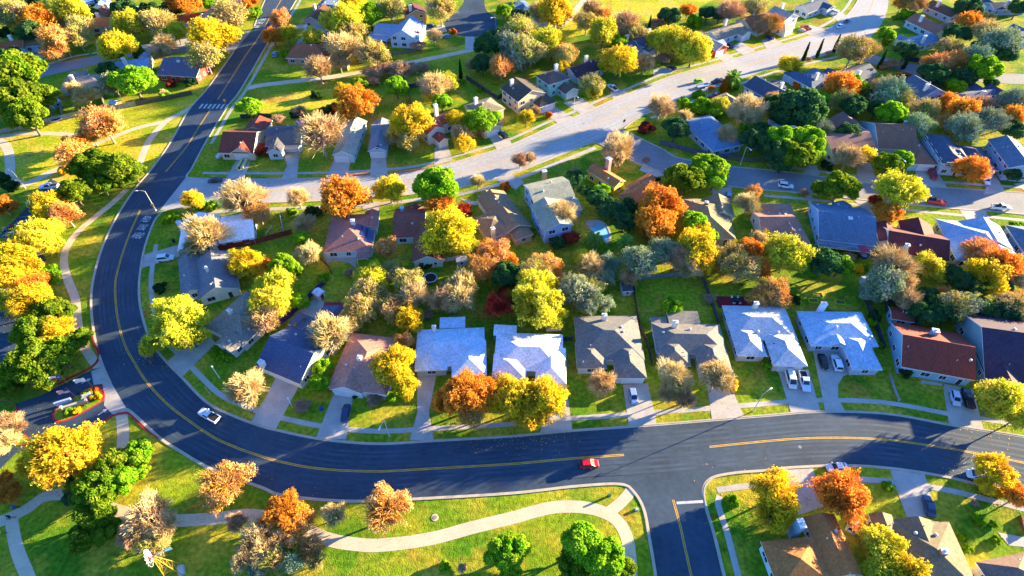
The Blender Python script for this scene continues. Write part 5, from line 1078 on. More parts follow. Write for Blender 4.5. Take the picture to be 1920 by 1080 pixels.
m = MB(); m.box(-w, w, 2.6, 2.75, 2.1, 2.25); m.box(-w, -w + .15, 0, 2.6, 2.1, 2.25); m.box(w - .15, w, 0, 2.6, 2.1, 2.25); m.build('beams', 'wood', q, 'b08a60')
for x in (-w + .08, w - .08): MB().tube((x, 2.6, 0), (x, 2.6, 2.1), .07, n=6).build('post', 'wood', q, 'b08a60')
T(470, 270)
for pts, lb in ((((690, 225), (775, 222), (862, 215)), 'low pink brick planter wall beside the dark driveway'), (((1030, 208), (1150, 198), (1250, 180), (1335, 160)), 'low pink brick planter wall along the far side of the boulevard')):
    b = MB(); P = resample([g(p) for p in pts], 20); N = normals(P); vs = []
    for off, z in ((-.35, 0), (-.35, .45), (.35, .45), (.35, 0)): vs += [(p.x + n.x * off, p.y + n.y * off, z) for p, n in zip(P, N)]
    b.add(vs, [(j * 20 + i, j * 20 + i + 1, (j + 1) * 20 + i + 1, (j + 1) * 20 + i) for j in range(3) for i in range(19)]); tag(b.build('planter_wall', 'generic', None, 'b87868'), lb, 'planter wall')
T(300, 360, 6)
# goal frame on the fenced lawn
T(300, 360, 6)
a = g((1205, 520)); c = g((1270, 425)); q = empty('swing_frame', ((a.x + c.x) / 2, (a.y + c.y) / 2, 0), math.atan2(c.y - a.y, c.x - a.x), 'thin white goal frame on the fenced lawn', 'goal'); L = (c - a).length / 2; [MB().tube((x, 0, 0), (x, 0, 1.6), .05, n=6).build('post', 'trim', q) for x in (-L, L)]; m = MB(); m.tube((-L, 0, 1.6), (L, 0, 1.6), .05, n=6); m.build('crossbar', 'trim', q)
T(0, 270)
# ------------------------------------------------------------------ fences
def fence(pts, label, col='6a5a4c', ht=1.85):
    P = [g(p) for p in pts]; q0 = P[0]; r = empty('fence', (q0.x, q0.y, 0), 0, label, 'fence'); m = MB(); pm = MB(); rng = random.Random(len(label))
    for a, c in zip(P, P[1:]):
        d = c - a; L = d.length; d.normalize(); n = Vector((-d.y, d.x, 0)); k = max(2, int(L / .6))
        for i in range(k):
            s0, s1 = a - q0 + d * (L * i / k + .01), a - q0 + d * (L * (i + 1) / k - .01); h = ht + rng.uniform(-.07, .07); t = n * .03
            m.add([s0 - t, s1 - t, s1 + t, s0 + t, s0 - t + Vector((0, 0, h)), s1 - t + Vector((0, 0, h)), s1 + t + Vector((0, 0, h)), s0 + t + Vector((0, 0, h))], [(4, 5, 6, 7), (0, 1, 5, 4), (1, 2, 6, 5), (2, 3, 7, 6), (3, 0, 4, 7)])
        for z in (.4, ht - .35): u = n * .07; pm.tube(a - q0 + u + Vector((0, 0, z)), c - q0 + u + Vector((0, 0, z)), .05, n=4)
    m.build('fence_boards', 'wood', r, col); pm.build('rail', 'wood', r, col)
    f = [fp(p) for p in pts]; LM.append((sum(p[0] for p in f) / len(f), sum(p[1] for p in f) / len(f), label))
T(300, 360, 6); fence([(610, 670), (1060, 590), (1490, 470)], 'long rust red fence below the white corner house', '7a3430')
T(300, 520, 6); fence([(1330, 560), (1480, 440), (1660, 255), (1860, 75)], 'dark purple fence beside the skylit patio', '50386a')
T(950, 270); fence([(905, 990), (1150, 965), (1400, 950)], 'weathered grey fence along the back of the near yards', '7a746c'); fence([(1400, 950), (1450, 1080), (1480, 1160), (1525, 1300)], 'dark fence between the charcoal and silver houses', '4c4c54')
T(950, 540); fence([(912, -20), (930, 120), (960, 300), (1010, 400), (1050, 560)], 'dark brown fence beside the taupe hip house', '54463e'); fence([(395, 385), (480, 380)], 'short dark fence between the white and taupe houses', '4c484c')
T(1430, 540); fence([(720, 20), (760, 150), (830, 330), (870, 450)], 'dark fence between the powder blue and rust houses', '3c4048'); fence([(912, 630), (945, 730), (982, 822)], 'low grey fence on the front lawn', '8f98a0', .9); fence([(880, 105), (890, 180), (905, 260)], 'short dark fence behind the rust roof house', '4a4a50'); fence([(880, 100), (1030, 128)], 'thin brown fence on the far side of the rust house deck', '6a5a50', 1.2)
T(0, 0); fence([(-60, 985), (200, 925), (470, 862), (655, 820)], 'long weathered fence between the park and the oaks', '8a8478'); fence([(757, 800), (870, 785), (990, 765)], 'pale grey park fence by the wood shed', '9a9a88'); fence([(990, 768), (1180, 730), (1395, 685)], 'dark park fence below the brick wall lawn', '4a4a3c'); fence([(425, 690), (445, 780), (462, 860)], 'thin garden fence left of the shaded lawn', '8a8478'); fence([(750, 690), (757, 800)], 'fence on the right of the shaded lawn', '5a5a54')
T(470, 0); fence([(-70, 860), (40, 850), (155, 855)], 'dark fence behind the brown boat house', '2c3440'); fence([(878, 850), (905, 780), (935, 712)], 'tan fence beside the big orange tree', 'b09a70'); fence([(1138, 640), (1150, 720), (1165, 805)], 'dark fence between two sunny back lawns', '4a4038'); fence([(1138, 640), (1235, 628)], 'short purple fence at the back of the lawn', '40345c'); fence([(1560, 575), (1660, 640), (1790, 725)], 'dark fence descending behind the two storey houses', '3c4048'); fence([(965, 405), (1100, 390), (1235, 368)], 'wire fence below the blue solar barn house', '6a7068', 1.2); fence([(705, 515), (722, 460)], 'short wood fence at the greenbelt path', 'a08a60'); fence([(1790, 725), (1900, 640)], 'dark fence beside the brick two storey house', '3c4048')
T(1220, 120, 6); fence([(100, 900), (420, 990), (760, 1060), (1020, 1075)], 'dark grey fence along the lane below the blue shaded house', '4a5468')
T(950, 270); fence([(1590, 112), (1750, 135), (1890, 130)], 'shaded grey fence beside the lane street lamp', '56604c')
T(1430, 0); fence([(1020, 435), (1190, 460)], 'dark fence below the long pale wall', '2c3850'); 
T(1430, 270); fence([(848, 590), (870, 660), (892, 745)], 'light wood fence between the navy and maroon houses', 'c0985c'); fence([(-10, 870), (-40, 960)], 'short fence', '5a5048') if False else None
T(470, 270); fence([(1390, 855), (1490, 835)], 'short white fence beside the mint gable', 'c8d4dc', 1.3); fence([(505, 835), (560, 890), (590, 945)], 'brown fence curving behind the solar panel house', '6a4c38'); fence([(215, 515), (240, 640)], 'white fence on the right of the fenced lawn', 'b8c0c0', 1.3)
T(470, 540); 
T(1430, 800); fence([(1850, 645), (1890, 790)], 'brick red fence at the bottom right edge', 'a85838', .8)
# ------------------------------------------------------------------ trees
def leafquads(rng, n, lobes, size, up=.25):
    Ls = np.array([l[:3] for l in lobes]); Rr = np.array([l[3] for l in lobes]); w = Rr ** 2; w /= w.sum()
    i = rng.choice(len(lobes), n, p=w); d = rng.normal(size=(n, 3)); d[:, 2] += up; d /= np.linalg.norm(d, axis=1)[:, None]
    p = Ls[i] + d * (Rr[i] * rng.uniform(.62, 1.06, n))[:, None] * np.array([1, 1, .85])
    nr = d + rng.normal(size=(n, 3)) * .55; nr /= np.linalg.norm(nr, axis=1)[:, None]
    a = np.cross(nr, rng.normal(size=(n, 3))); a /= np.linalg.norm(a, axis=1)[:, None]; b = np.cross(nr, a)
    s = (size * rng.uniform(.6, 1.35, n))[:, None]
    v = np.stack([p - a * s * .5 - b * s * .32, p + a * s * .35 - b * s * .42, p + a * s * .55 + b * s * .3, p - a * s * .3 + b * s * .42], 1).reshape(-1, 3)
    f = np.arange(n * 4).reshape(-1, 4); return v, f
def npmesh(name, V, Fq, m):
    me = bpy.data.meshes.new(name); me.vertices.add(len(V)); me.vertices.foreach_set('co', V.astype(np.float32).ravel())
    me.loops.add(Fq.size); me.loops.foreach_set('vertex_index', Fq.astype(np.int32).ravel()); me.polygons.add(len(Fq))
    me.polygons.foreach_set('loop_start', np.arange(0, Fq.size, 4, dtype=np.int32)); me.materials.append(m); me.update(calc_edges=True); return me
def grow(rng, levels, nfirst, spread, base, reach, kids, twigw):
    """limbs from the trunk top outward; returns thick segments, fine segments, tips"""
    thick, fine, tips = [], [], []
    def rec(p, d, L, r, lv):
        k = 3 if lv == 0 else 2; q = p
        for j in range(k):
            d2 = (d + Vector(rng.normal(size=3)) * .16 + Vector((0, 0, .05))).normalized(); e = q + d2 * (L / k); (thick if lv < 2 else fine).append((q, e, r * (1 - j * .25 / k), r * (1 - (j + 1) * .3 / k))); q, d = e, d2
        if lv == levels: tips.append((q, d)); return
        for j in range(kids[lv]):
            ax = Vector(rng.normal(size=3)); ax = (ax - d * ax.dot(d)).normalized(); t = rng.uniform(.35, .75)
            nd = (d * math.cos(t) + ax * math.sin(t) + Vector((0, 0, .10))).normalized(); b = p.lerp(q, rng.uniform(.55, 1.0)) if j else q
            rec(b, nd, L * rng.uniform(.52, .72), max(twigw, r * .5), lv + 1)
    for j in range(nfirst):
        a = 2 * math.pi * (j + rng.uniform(-.25, .25)) / nfirst; up = rng.uniform(*spread)
        rec(Vector((0, 0, base)), Vector((math.cos(a), math.sin(a), up)).normalized(), reach * rng.uniform(.8, 1.1), .045, 0)
    return thick, fine, tips
def tubes(segs, n=3):
    V, Fq = [], []
    for a, b, r0, r1 in segs:
        d = (b - a).normalized(); u = d.orthogonal().normalized(); w = d.cross(u); o = len(V)
        for c, r in ((a, r0), (b, r1)):
            for k in range(n): t = 2 * math.pi * k / n; V.append(c + u * (r * math.cos(t)) + w * (r * math.sin(t)))
        Fq += [(o + k, o + (k + 1) % n, o + n + (k + 1) % n, o + n + k) for k in range(n)]
    return np.array([tuple(v) for v in V]), np.array(Fq)
def leafcards(rng, p, d, size):
    n = len(p); nr = d / np.linalg.norm(d, axis=1)[:, None] + rng.normal(size=(n, 3)) * .6; nr /= np.linalg.norm(nr, axis=1)[:, None]
    a = np.cross(nr, rng.normal(size=(n, 3))); a /= np.linalg.norm(a, axis=1)[:, None]; b = np.cross(nr, a); s = (size * rng.uniform(.6, 1.4, n))[:, None]
    return np.stack([p - a * s * .5 - b * s * .32, p + a * s * .35 - b * s * .42, p + a * s * .55 + b * s * .3, p - a * s * .3 + b * s * .42], 1).reshape(-1, 3), np.arange(n * 4).reshape(-1, 4)
def dome(rng, nl=40, nt=1350):
    """limbs fanning out from the trunk, fine twigs filling an uneven dome"""
    ph = rng.uniform(0, 6.28, 9); c0 = np.array([0, 0, 1.0])
    def shell(d): return 1 + .17 * math.cos(3 * math.atan2(d[1], d[0]) + ph[0]) * (1 - abs(d[2])) + .13 * math.cos(5 * math.atan2(d[1], d[0]) + ph[1] + 2 * d[2]) + .10 * math.cos(4 * d[2] + ph[2] + d[0] * 3)
    th, fi, tp, L = [], [], [], []
    for k in range(nl):
        z = 1 - 1.30 * (k + .5) / nl; a = k * 2.39996 + rng.normal() * .25; r = math.sqrt(max(0, 1 - z * z)); d = np.array([r * math.cos(a), r * math.sin(a), z])
        e = c0 + d * np.array([.70, .70, .58]) * shell(d) * rng.uniform(.8, 1.05); s = np.array([0, 0, .40 + .22 * rng.random() + .1 * max(0, z)]); m = (s + e) / 2 + np.array([0, 0, -.04 + .06 * rng.random()]) + rng.normal(size=3) * .04
        P = [s, s * .5 + m * .5 + rng.normal(size=3) * .02, m, m * .5 + e * .5 + rng.normal(size=3) * .03, e]; L.append((P, d))
        for q in range(4): (th if q < 2 else fi).append((Vector(P[q]), Vector(P[q + 1]), .046 - .008 * q, .038 - .008 * q))
    for k in range(nt):
        P, d = L[rng.integers(nl)]; t = rng.uniform(1.6, 3.95); i = int(t); tw = rng.uniform(.006, .019); b = P[i] * (1 - t + i) + P[i + 1] * (t - i)
        d2 = d + rng.normal(size=3) * .26; d2 /= np.linalg.norm(d2)
        if d2[2] < -.42: continue
        e = c0 + d2 * np.array([1, 1, .82]) * shell(d2) * (1 - .42 * rng.random() ** 1.5); m = (b + e) / 2 + rng.normal(size=3) * .04 + d2 * .03
        fi += [(Vector(b), Vector(m), tw, tw * .8), (Vector(m), Vector(e), tw * .8, tw * .45)]; tp.append(e)
    return th, fi, np.array(tp)
PROTO = {}
def lobeset(rng, n, zc, rz, big, sm):
    out = []
    for i in range(n):
        d = rng.normal(size=3); d[2] = abs(d[2]) * .9 - .25 * rng.random(); d /= np.linalg.norm(d)
        k = rng.uniform(.50, .82); r = rng.uniform(sm, big); k = min(k, 1.06 - r)
        out.append((d[0] * k, d[1] * k, zc + d[2] * k * rz, r))
    out.append((0, 0, zc, .5)); return out
def build_protos():
    for v in range(4):                                   # dense evergreen crowns
        rng = np.random.default_rng(100 + v); lob = lobeset(rng, 48, 1.0, .80, .32, .16); V, Fq = leafquads(rng, 14000, lob, .088)
        th, fi, ti = grow(rng, 2, 5, (.5, 1.2), .35, .42, (3, 3), .012); PROTO['dense', v] = (npmesh('dense_crown', V, Fq, M['leaf']), trunkmesh(th, .35, .075, 'bark'))
    for v in range(5):                                   # deciduous domes: bare, half leafed and leafy
        rng = np.random.default_rng(300 + v); th, fi, tp = dome(rng)
        tv, tf = tubes(fi); wmask = np.cos(tp[:, 0] * 3 + v) + np.cos(tp[:, 1] * 3.4 + 2 * v) + np.cos(tp[:, 2] * 4 + v)
        for nm, n, sz, tips in (('bare', 0, 0, tp), ('half', 3400, .056, tp[wmask > -.3]), ('airy', 9000, .058, tp[wmask > -1.5])):
            V, Fq = tv, tf
            if n:
                q = tips[rng.integers(0, len(tips), n)]; lob = np.hstack([q + rng.normal(size=(n, 3)) * .035, np.full((n, 1), .03)]); v2, f2 = leafcards(rng, lob[:, :3] * 1.0 - (rng.random((n, 1)) ** 3) * .35 * (q - np.array([0, 0, .7])), q - np.array([0, 0, .8]), sz)
                V, Fq = np.vstack([tv, v2]), np.vstack([tf, f2 + len(tv)])
            PROTO[nm, v] = (npmesh({'bare': 'bare_crown', 'half': 'half_bare_crown', 'airy': 'leafy_crown'}[nm], V, Fq, M['leaf' if nm == 'airy' else 'twig']), trunkmesh(th, .5, .055, 'bark' if nm == 'airy' else 'palebark'))
    for v in range(3):                                   # shrubs: foliage down to the ground
        rng = np.random.default_rng(400 + v); lob = [(rng.normal() * .38, rng.normal() * .38, rng.uniform(.3, .8), rng.uniform(.22, .42)) for _ in range(16)]; lob = [(x, y, max(z, r * .8), r) for x, y, z, r in lob]
        V, Fq = leafquads(rng, 3600, lob, .15); V[:, 2] = np.maximum(V[:, 2], .02); PROTO['shrub', v] = (npmesh('shrub_crown', V, Fq, M['leaf']), trunkmesh([(Vector((0, 0, .1)), Vector((.3, .1, .5)), .03, .02), (Vector((0, 0, .1)), Vector((-.25, .2, .5)), .03, .02)], .15, .05, 'bark'))
    rng = np.random.default_rng(500); lob = [(rng.normal() * .12 * (1 - z / 9), rng.normal() * .12 * (1 - z / 9), z, .62 * (1 - (z / 9.2) ** 2) + .12) for z in np.linspace(.6, 8.4, 34)]
    V, Fq = leafquads(rng, 5200, lob, .28, 0); PROTO['column', 0] = (npmesh('column_crown', V, Fq, M['leaf']), trunkmesh([], 1.2, .16, 'bark'))
    rng = np.random.default_rng(510); lob = [(0, 0, z, .95 * (1 - z / 3.4) + .1) for z in np.linspace(.45, 2.9, 12)]
    V, Fq = leafquads(rng, 5000, lob, .12, 0); PROTO['cone', 0] = (npmesh('cone_crown', V, Fq, M['leaf']), trunkmesh([], .5, .08, 'bark'))
    # palm: arching fronds made of many leaflets
    m = MB(); rng = random.Random(5)
    for k in range(42):
        a = k * 2.4 + rng.uniform(-.2, .2); e = rng.uniform(-.5, 1.1); p = Vector((0, 0, 1.5)); d = Vector((math.cos(a) * math.cos(e), math.sin(a) * math.cos(e), math.sin(e))); s = Vector((-math.sin(a), math.cos(a), 0))
        for j in range(9):
            q = p + d * .12; w = .05 + .17 * math.sin(math.pi * min(1, (j + 1) / 9.5))
            for sg in (-1, 1): m.add([p, q, q + s * (sg * w) + d * .12 + Vector((0, 0, -.05)), p + s * (sg * w * .9) + d * .08 + Vector((0, 0, -.05))], [(0, 1, 2, 3)])
            p = q; d = (d + Vector((0, 0, -.13))).normalized()
    PROTO['palm', 0] = (m.mesh('palm_crown', 'leaf'), trunkmesh([], 1.45, .10, 'bark', .8))
def trunkmesh(th, h, r, m, tp=.7):
    segs = [(Vector((0, 0, -.02)), Vector((0, 0, h * .12)), r * 1.35, r), (Vector((0, 0, h * .12)), Vector((0, 0, h)), r, r * tp)] + th
    V, Fq = tubes(segs, 6); return npmesh('trunk', V, Fq, M[m])
build_protos()
#        prototype  colour 1  colour 2  height  look                        name of kind
KIND = {
 'O': ('dense', '5e7e1c', '869a2a', .92, 'dense green', 'oak tree', 'oak_tree'),
 'D': ('dense', '3c6444', '567c3c', .92, 'dark shaded green', 'oak tree', 'oak_tree'),  # oaks standing in shade: the shade is put into darker, bluer leaf colours
 'G': ('dense', '78ac20', '9cc030', .95, 'bright green', 'leafy tree', 'leafy_tree'),
 'Y': ('airy', 'cacc36', 'd2c848', 1.0, 'yellow green', 'leafy tree', 'leafy_tree'),
 'L': ('airy', 'e6ce2c', 'd0b438', .98, 'golden yellow', 'elm tree', 'elm_tree'),
 'R': ('airy', 'e8a038', 'd08c3c', 1.0, 'orange', 'autumn tree', 'autumn_tree'),
 'P': ('half', 'd4a068', 'dca044', 1.0, 'rusty tan', 'half bare tree', 'autumn_tree'),
 'B': ('bare', 'dcb48c', 'a4865c', 1.0, 'pinkish bare', 'tree', 'bare_tree'),
 'W': ('bare', 'ecd49c', 'b89c64', 1.0, 'pale bare', 'tree', 'bare_tree'),
 'T': ('half', 'c0a874', 'b4b050', 1.0, 'tan olive', 'half leafed tree', 'autumn_tree'),
 'M': ('airy', 'b03c30', 'c45c40', 1.0, 'deep red', 'maple tree', 'maple_tree'),
 'K': ('half', '98a488', '8ca070', 1.0, 'grey green', 'half leafed tree', 'autumn_tree'),
 'g': ('shrub', '6ca41c', '94b428', .9, 'green', 'shrub', 'shrub'), 'd': ('shrub', '2f5030', '40602c', .9, 'dark green', 'shrub', 'shrub'),
 'l': ('shrub', 'e8c424', 'd0a820', 1.0, 'yellow', 'shrub', 'shrub'), 'r': ('shrub', 'dc842c', 'c46c28', 1.0, 'orange', 'shrub', 'shrub'),
 'b': ('half', 'c0a080', 'ac8868', .55, 'brown twiggy', 'bush', 'shrub'), 'm': ('shrub', '96483c', '803028', .9, 'reddish', 'shrub', 'shrub'),
 'c': ('column', '2c4c28', '3c5c28', 1.0, 'dark slender', 'cypress', 'cypress_tree'), 'n': ('cone', '4c7c28', '5c8c20', 1.0, 'green cone shaped', 'tree', 'cone_tree'),
 'o': ('cone', 'c07018', 'a0601c', 1.0, 'orange brown cone shaped', 'tree', 'cone_tree'), 'p': ('palm', '6c9038', '8aa84c', 1.0, 'fan leaved', 'palm', 'palm_tree'),
}
GROW = {'dense': 1.10, 'airy': 1.08, 'half': 1.08, 'bare': 1.08, 'shrub': 1.1}
TREES = []
def trees(spec):
    for it in spec.split(','):
        w = it.split()
        if not w: continue
        TREES.append((w[0], fp((float(w[1]), float(w[2]))), float(w[3]) / TS, float(w[4]) if len(w) > 4 else 1.0, int(w[5]) if len(w) > 5 else 0))
T(0, 0)
trees('T 70 80 105,R 270 140 115,L 130 195 60,Y 520 75 115,B 470 170 55,P 395 290 105,T 560 275 85,L 840 345 115,n 1000 370 55,W 1185 305 85,T 1130 150 115,Y 930 170 105,L 1530 270 150,T 1480 410 110,T 1650 120 125,R 1330 20 105,G 1510 25 55,r 1775 25 70,g 1840 90 50')
trees('O 110 520 190,O 100 720 170,O 290 700 120,O 200 840 140,G 960 590 150 .95,K 820 610 90,W 620 690 90,W 535 640 60,G 1795 775 88,P 745 890 140 1.1,T 655 975 85,R 540 1070 95,D 900 60 85,D 650 105 60,d 250 30 80,d 1090 60 60,d 40 230 60,g 1190 680 40,d 1390 590 50,W 1185 670 30,m 1240 600 45,g 40 385 60,d 700 30 60,d 420 170 50')
T(470, 0)
trees('P 215 140 70 1.2,R 160 260 75,L 262 245 65,Y 670 150 130,T 720 240 85,W 670 340 130,W 490 490 105,W 640 440 75,G 860 105 105,L 740 35 100,T 1010 65 110,T 1370 60 105,r 1465 228 28,W 1330 260 55,b 1210 330 55,b 880 515 75,b 980 500 75,b 1110 500 95,b 930 380 55,b 800 400 60,b 890 580 50,b 1240 480 50,G 1050 625 88,g 770 615 60,R 760 740 135,L 680 670 75,W 1330 620 115,Y 1425 590 75,L 1300 700 55,G 1380 740 75')
trees('L 1150 880 145 1.0,W 1050 980 85,T 1140 1020 80,L 1490 860 75,G 1650 880 115,G 1750 840 65,W 1530 970 85,W 500 960 175,d 545 810 65,b 350 800 55,d 310 830 40,n 20 790 45,r 640 790 60,B 1610 470 65 .8,D 1770 310 115,D 1690 330 80,D 1860 430 65,b 1870 220 55,G 1830 80 60,c 1515 495 75,g 1535 590 30,g 1650 650 20,l 1775 600 18,m 90 1075 60,b 200 860 50,g 575 790 45,g 255 395 45,d 480 690 45,L 1540 1040 70')
T(950, 0)
trees('T 120 230 115,Y 330 310 105,G 295 265 75,P 430 380 90,K 170 380 100,K 60 410 100,L 400 480 55,L 350 90 120,T 240 75 80,B 610 60 70 1.2,P 700 110 65,T 530 130 45,Y 700 230 105,W 860 170 105,g 905 240 60,D 1180 120 80,R 1310 75 60,b 1090 165 60,L 1160 260 85,Y 1230 300 120,Y 1350 360 120,W 1390 300 80,D 1450 95 60,g 1370 150 60,B 1620 75 105,D 1540 110 60,T 1800 55 80,T 1730 55 50,B 1830 205 60')
trees('L 820 440 120,G 720 480 60,W 1000 450 80,b 1140 420 55,T 620 600 90,Y 630 665 55,L 140 850 60 1.1,B 210 800 40,r 300 830 30,W 1110 775 105,m 1000 925 55,D 1220 930 100,W 1290 840 55,g 1400 770 85,g 1500 810 80,g 1270 740 60,g 1395 690 45,Y 1550 760 65,W 1740 800 130,G 1740 920 55,W 1590 970 85,W 1550 1030 55,D 1790 1010 100,W 815 1050 110,p 1640 560 62,o 1575 620 38,g 30 60 60,d 130 105 60,c 1035 170 28,n 1010 330 35,g 1360 680 25,g 1640 620 50,D 1850 940 70,R 1480 640 22')
T(1430, 0)
trees('P 80 165 80,P 8 180 35,L 195 470 78,T 660 360 120,T 750 350 95,G 890 250 60,g 1050 110 55,g 885 300 35,P 1090 20 75,R 1010 25 55,R 1490 165 80,T 1540 105 50,D 1400 250 90,D 1480 65 95,K 1720 310 130,D 1700 390 80,P 1250 460 95,P 1400 450 90,G 1590 500 120,L 1520 510 70,D 1450 560 85,G 1400 625 70,M 1015 575 58,K 930 660 120,M 850 640 50,g 560 560 50,G 640 590 65,G 710 630 55,R 560 620 105,T 590 740 95,P 690 770 60,D 280 780 165,D 180 850 110,G 410 720 75,B 80 720 70,D 770 690 60,G 930 830 108,D 830 790 80,R 1340 740 70,R 1450 810 105,B 1580 760 80,K 1630 870 115,K 1480 930 115,R 1800 840 95,D 1800 940 90,G 1850 750 55,D 1850 60 70,D 1250 600 55')
trees('g 950 130 25,G 130 1010 115,G 320 1010 115,D 60 1040 100,r 445 975 35,c 290 440 0 1.0,c 390 415 0,c 508 382 0,c 836 492 0,c 1010 502 0,b 950 460 50,b 880 470 40,d 240 560 45,r 250 620 35,b 330 430 28,b 480 385 25,D 1650 600 50,T 1640 130 45,d 1560 330 50,d 1330 330 70')
T(0, 270)
trees('O 660 160 140,O 830 170 130,O 960 200 85,O 730 290 85,O 530 350 115,O 860 280 65,L 330 450 105,P 470 510 105,Y 270 670 135,Y 350 720 85,R 35 450 80,L 90 830 150,L 60 950 110,R 230 1050 115,g 350 950 70,P 520 75 110,l 460 195 45,L 1390 400 72,g 1450 440 55,g 1540 445 50,W 1730 390 140,g 1220 530 55,W 1480 640 160,K 1400 750 80,L 1770 850 110,P 1690 900 70,d 1150 1045 45,G 1870 1050 40,P 1820 500 65,d 20 250 50,d 100 300 60')
T(470, 270)
trees('W 20 375 95,W 340 385 90,R 670 385 165,L 1000 330 112,G 1345 310 165,W 1640 265 60,P 60 510 95,g 310 490 45,d 430 500 60,d 520 480 40,W 385 575 80,G 370 685 60,W 420 790 92,R 15 840 55,r 120 860 40,G 240 890 105,Y 180 1030 140,g 520 970 48,P 980 750 85,R 1390 460 110,M 1540 480 60,L 1430 640 185,Y 1570 720 75,Y 1290 610 65,P 1760 790 115,L 1850 830 55,D 1840 975 75,W 1530 1010 115,Y 880 970 115,T 1010 920 90,T 1150 1015 120,r 1840 310 38,W 1400 1050 60,M 1830 1070 45,d 1290 870 40,d 1230 880 35,b 720 930 45,g 10 490 40')
T(950, 270)
trees('B 95 115 62,B 165 100 48,W 800 55 118,D 490 250 75,D 560 340 50,O 1290 250 140 .85,G 1460 170 135 .85,G 1500 265 90 .85,D 1210 240 75,d 1060 270 45,R 1120 420 140,R 1080 570 125,R 1000 620 60,D 660 400 85,G 690 340 62,D 760 480 100,D 850 560 85,D 880 450 70,W 400 500 115,p 635 690 62,p 860 710 66,M 470 680 55,D 365 720 55,L 1370 750 130,L 1400 640 85,L 1180 620 60,L 1420 860 85,G 1350 570 95,G 1470 660 60,K 1150 770 105,B 1250 820 105,K 960 850 105,K 740 870 85,Y 560 820 70,P 280 890 105,P 350 960 70,R 10 840 65,D 60 960 75,Y 220 1040 140,T 600 1040 105,R 1770 770 85,R 1800 880 100,T 1640 800 90,W 1750 430 90,P 1780 345 60,L 1650 740 45,Y 1870 660 45,W 1830 690 70,r 1870 1030 40,K 720 960 70,b 500 200 40,g 190 640 35,b 1010 110 25')
T(1430, 270)
trees('D 110 60 110,O 240 80 130,G 360 70 85,D 140 140 80,W 620 90 105,L 730 85 75,W 550 55 60,O 900 140 95,G 1010 110 80,d 470 150 45,O 560 310 125,O 430 330 80,Y 990 330 150,M 820 410 50,R 905 500 85,R 1510 180 110,D 1805 220 60,Y 180 790 145,D 450 860 120,G 560 880 95,b 630 810 45,l 690 900 38,g 785 905 38,W 940 870 150,W 1010 980 110,Y 1200 880 105,K 870 1010 110,P 1590 780 130,R 1740 880 130,R 1600 930 110,K 1820 960 100,D 1380 950 85,D 1500 1010 105,P 90 1055 100,R 5 930 45,b 300 350 35,P 20 650 50,D 1700 1010 90,g 1830 600 50')
T(0, 540)
trees('L 220 90 145,O 350 165 115,O 460 190 85,D 240 240 85,L 400 310 105,O 230 520 170,O 410 480 130,O 130 600 120,O 340 640 115,O 570 370 85,O 80 740 75,Y 1270 240 180,Y 1370 350 115,Y 1090 420 80,W 1780 730 135 1.3,g 1560 460 40,g 1610 500 40,g 1660 510 38,B 70 990 100,g 640 770 35,l 700 780 35,g 480 900 40,l 560 880 30,r 690 740 30')
T(470, 540)
trees('Y 140 100 140,W 100 220 125,G 355 95 70,W 580 320 150,W 700 260 90,g 630 400 45,T 800 150 115,T 880 60 100,W 1170 50 125,W 1510 60 120,M 1790 120 95,R 1860 60 55,L 1150 220 100,P 1100 390 80,L 1030 560 145 1.25,L 1110 700 95 1.2,L 950 620 80,G 520 580 75,G 490 690 80,g 1010 790 48,b 900 800 65,b 370 850 60,R 1560 770 165 1.3,R 1410 820 90 1.2,R 1660 720 90 1.3,L 1740 690 55,B 1800 650 60,P 1600 920 100,d 760 770 30')
T(950, 540)
trees('L 60 790 150 1.25,L 280 790 150 1.35,L 180 900 130 1.1,m 20 110 55,Y 220 130 165,Y 340 200 95,K 600 100 105,K 700 110 75,G 1190 130 75,W 690 690 100 1.3,W 1210 640 130 1.5,W 1160 760 75 1.3,B 1290 800 80 1.2,W 1520 640 125 1.5,l 1630 700 55')
T(1340, 540, 6)
trees('n 635 680 50,g 600 860 65')
T(1430, 540)
trees('P 100 60 95,D 1160 190 95,D 1310 170 110,K 1460 130 110,D 1600 160 105,P 1300 50 70,K 790 30 80,D 960 20 70,d 810 210 50,Y 1720 800 135 1.3,Y 1850 920 95 1.3,d 1045 600 55,g 860 410 30,D 1780 170 110,R 1890 90 80,g 780 250 40')
T(0, 800)
trees('L 450 190 205,L 250 250 110,L 610 200 110,W 50 90 90,R 70 480 75,R 30 380 55,O 820 280 125,G 1000 190 105,O 690 440 140,G 870 400 110,O 560 400 85,O 700 610 145,O 620 790 115,O 760 750 105,D 540 500 75,G 1010 330 65,W 1070 640 155,B 960 770 105,T 1060 850 80,P 1620 410 170,W 1850 800 130,W 1760 960 95,B 1710 690 75,W 1180 720 110,T 1140 900 75')
T(470, 800)
trees('R 250 610 140,P 300 770 95,P 430 880 90,W 80 910 110,K 60 1020 80,K 300 990 80,W 600 630 90,P 990 590 165,G 1820 920 125,G 1880 1040 80,T 470 970 65,g 1400 1010 45,b 1530 1020 35,T 180 960 100,P 360 690 95,W 200 820 90')
T(950, 800)
trees('G 40 900 120,G 550 850 160,G 710 960 150,O 480 1000 120,O 850 1040 90,g 1635 535 52')
T(1430, 800)
trees('L 110 460 160,L 80 640 120,R 580 490 175,g 900 420 45,L 1680 310 125,L 1620 430 60,R 1850 500 88,Y 880 860 140,L 1060 1060 130,Y 850 1020 110,T 800 790 80,l 1700 480 50,g 1560 680 45,g 1440 790 38,g 1470 880 38,g 1700 810 38,g 1660 700 32,b 1530 550 28')
T(0, 0, 1)
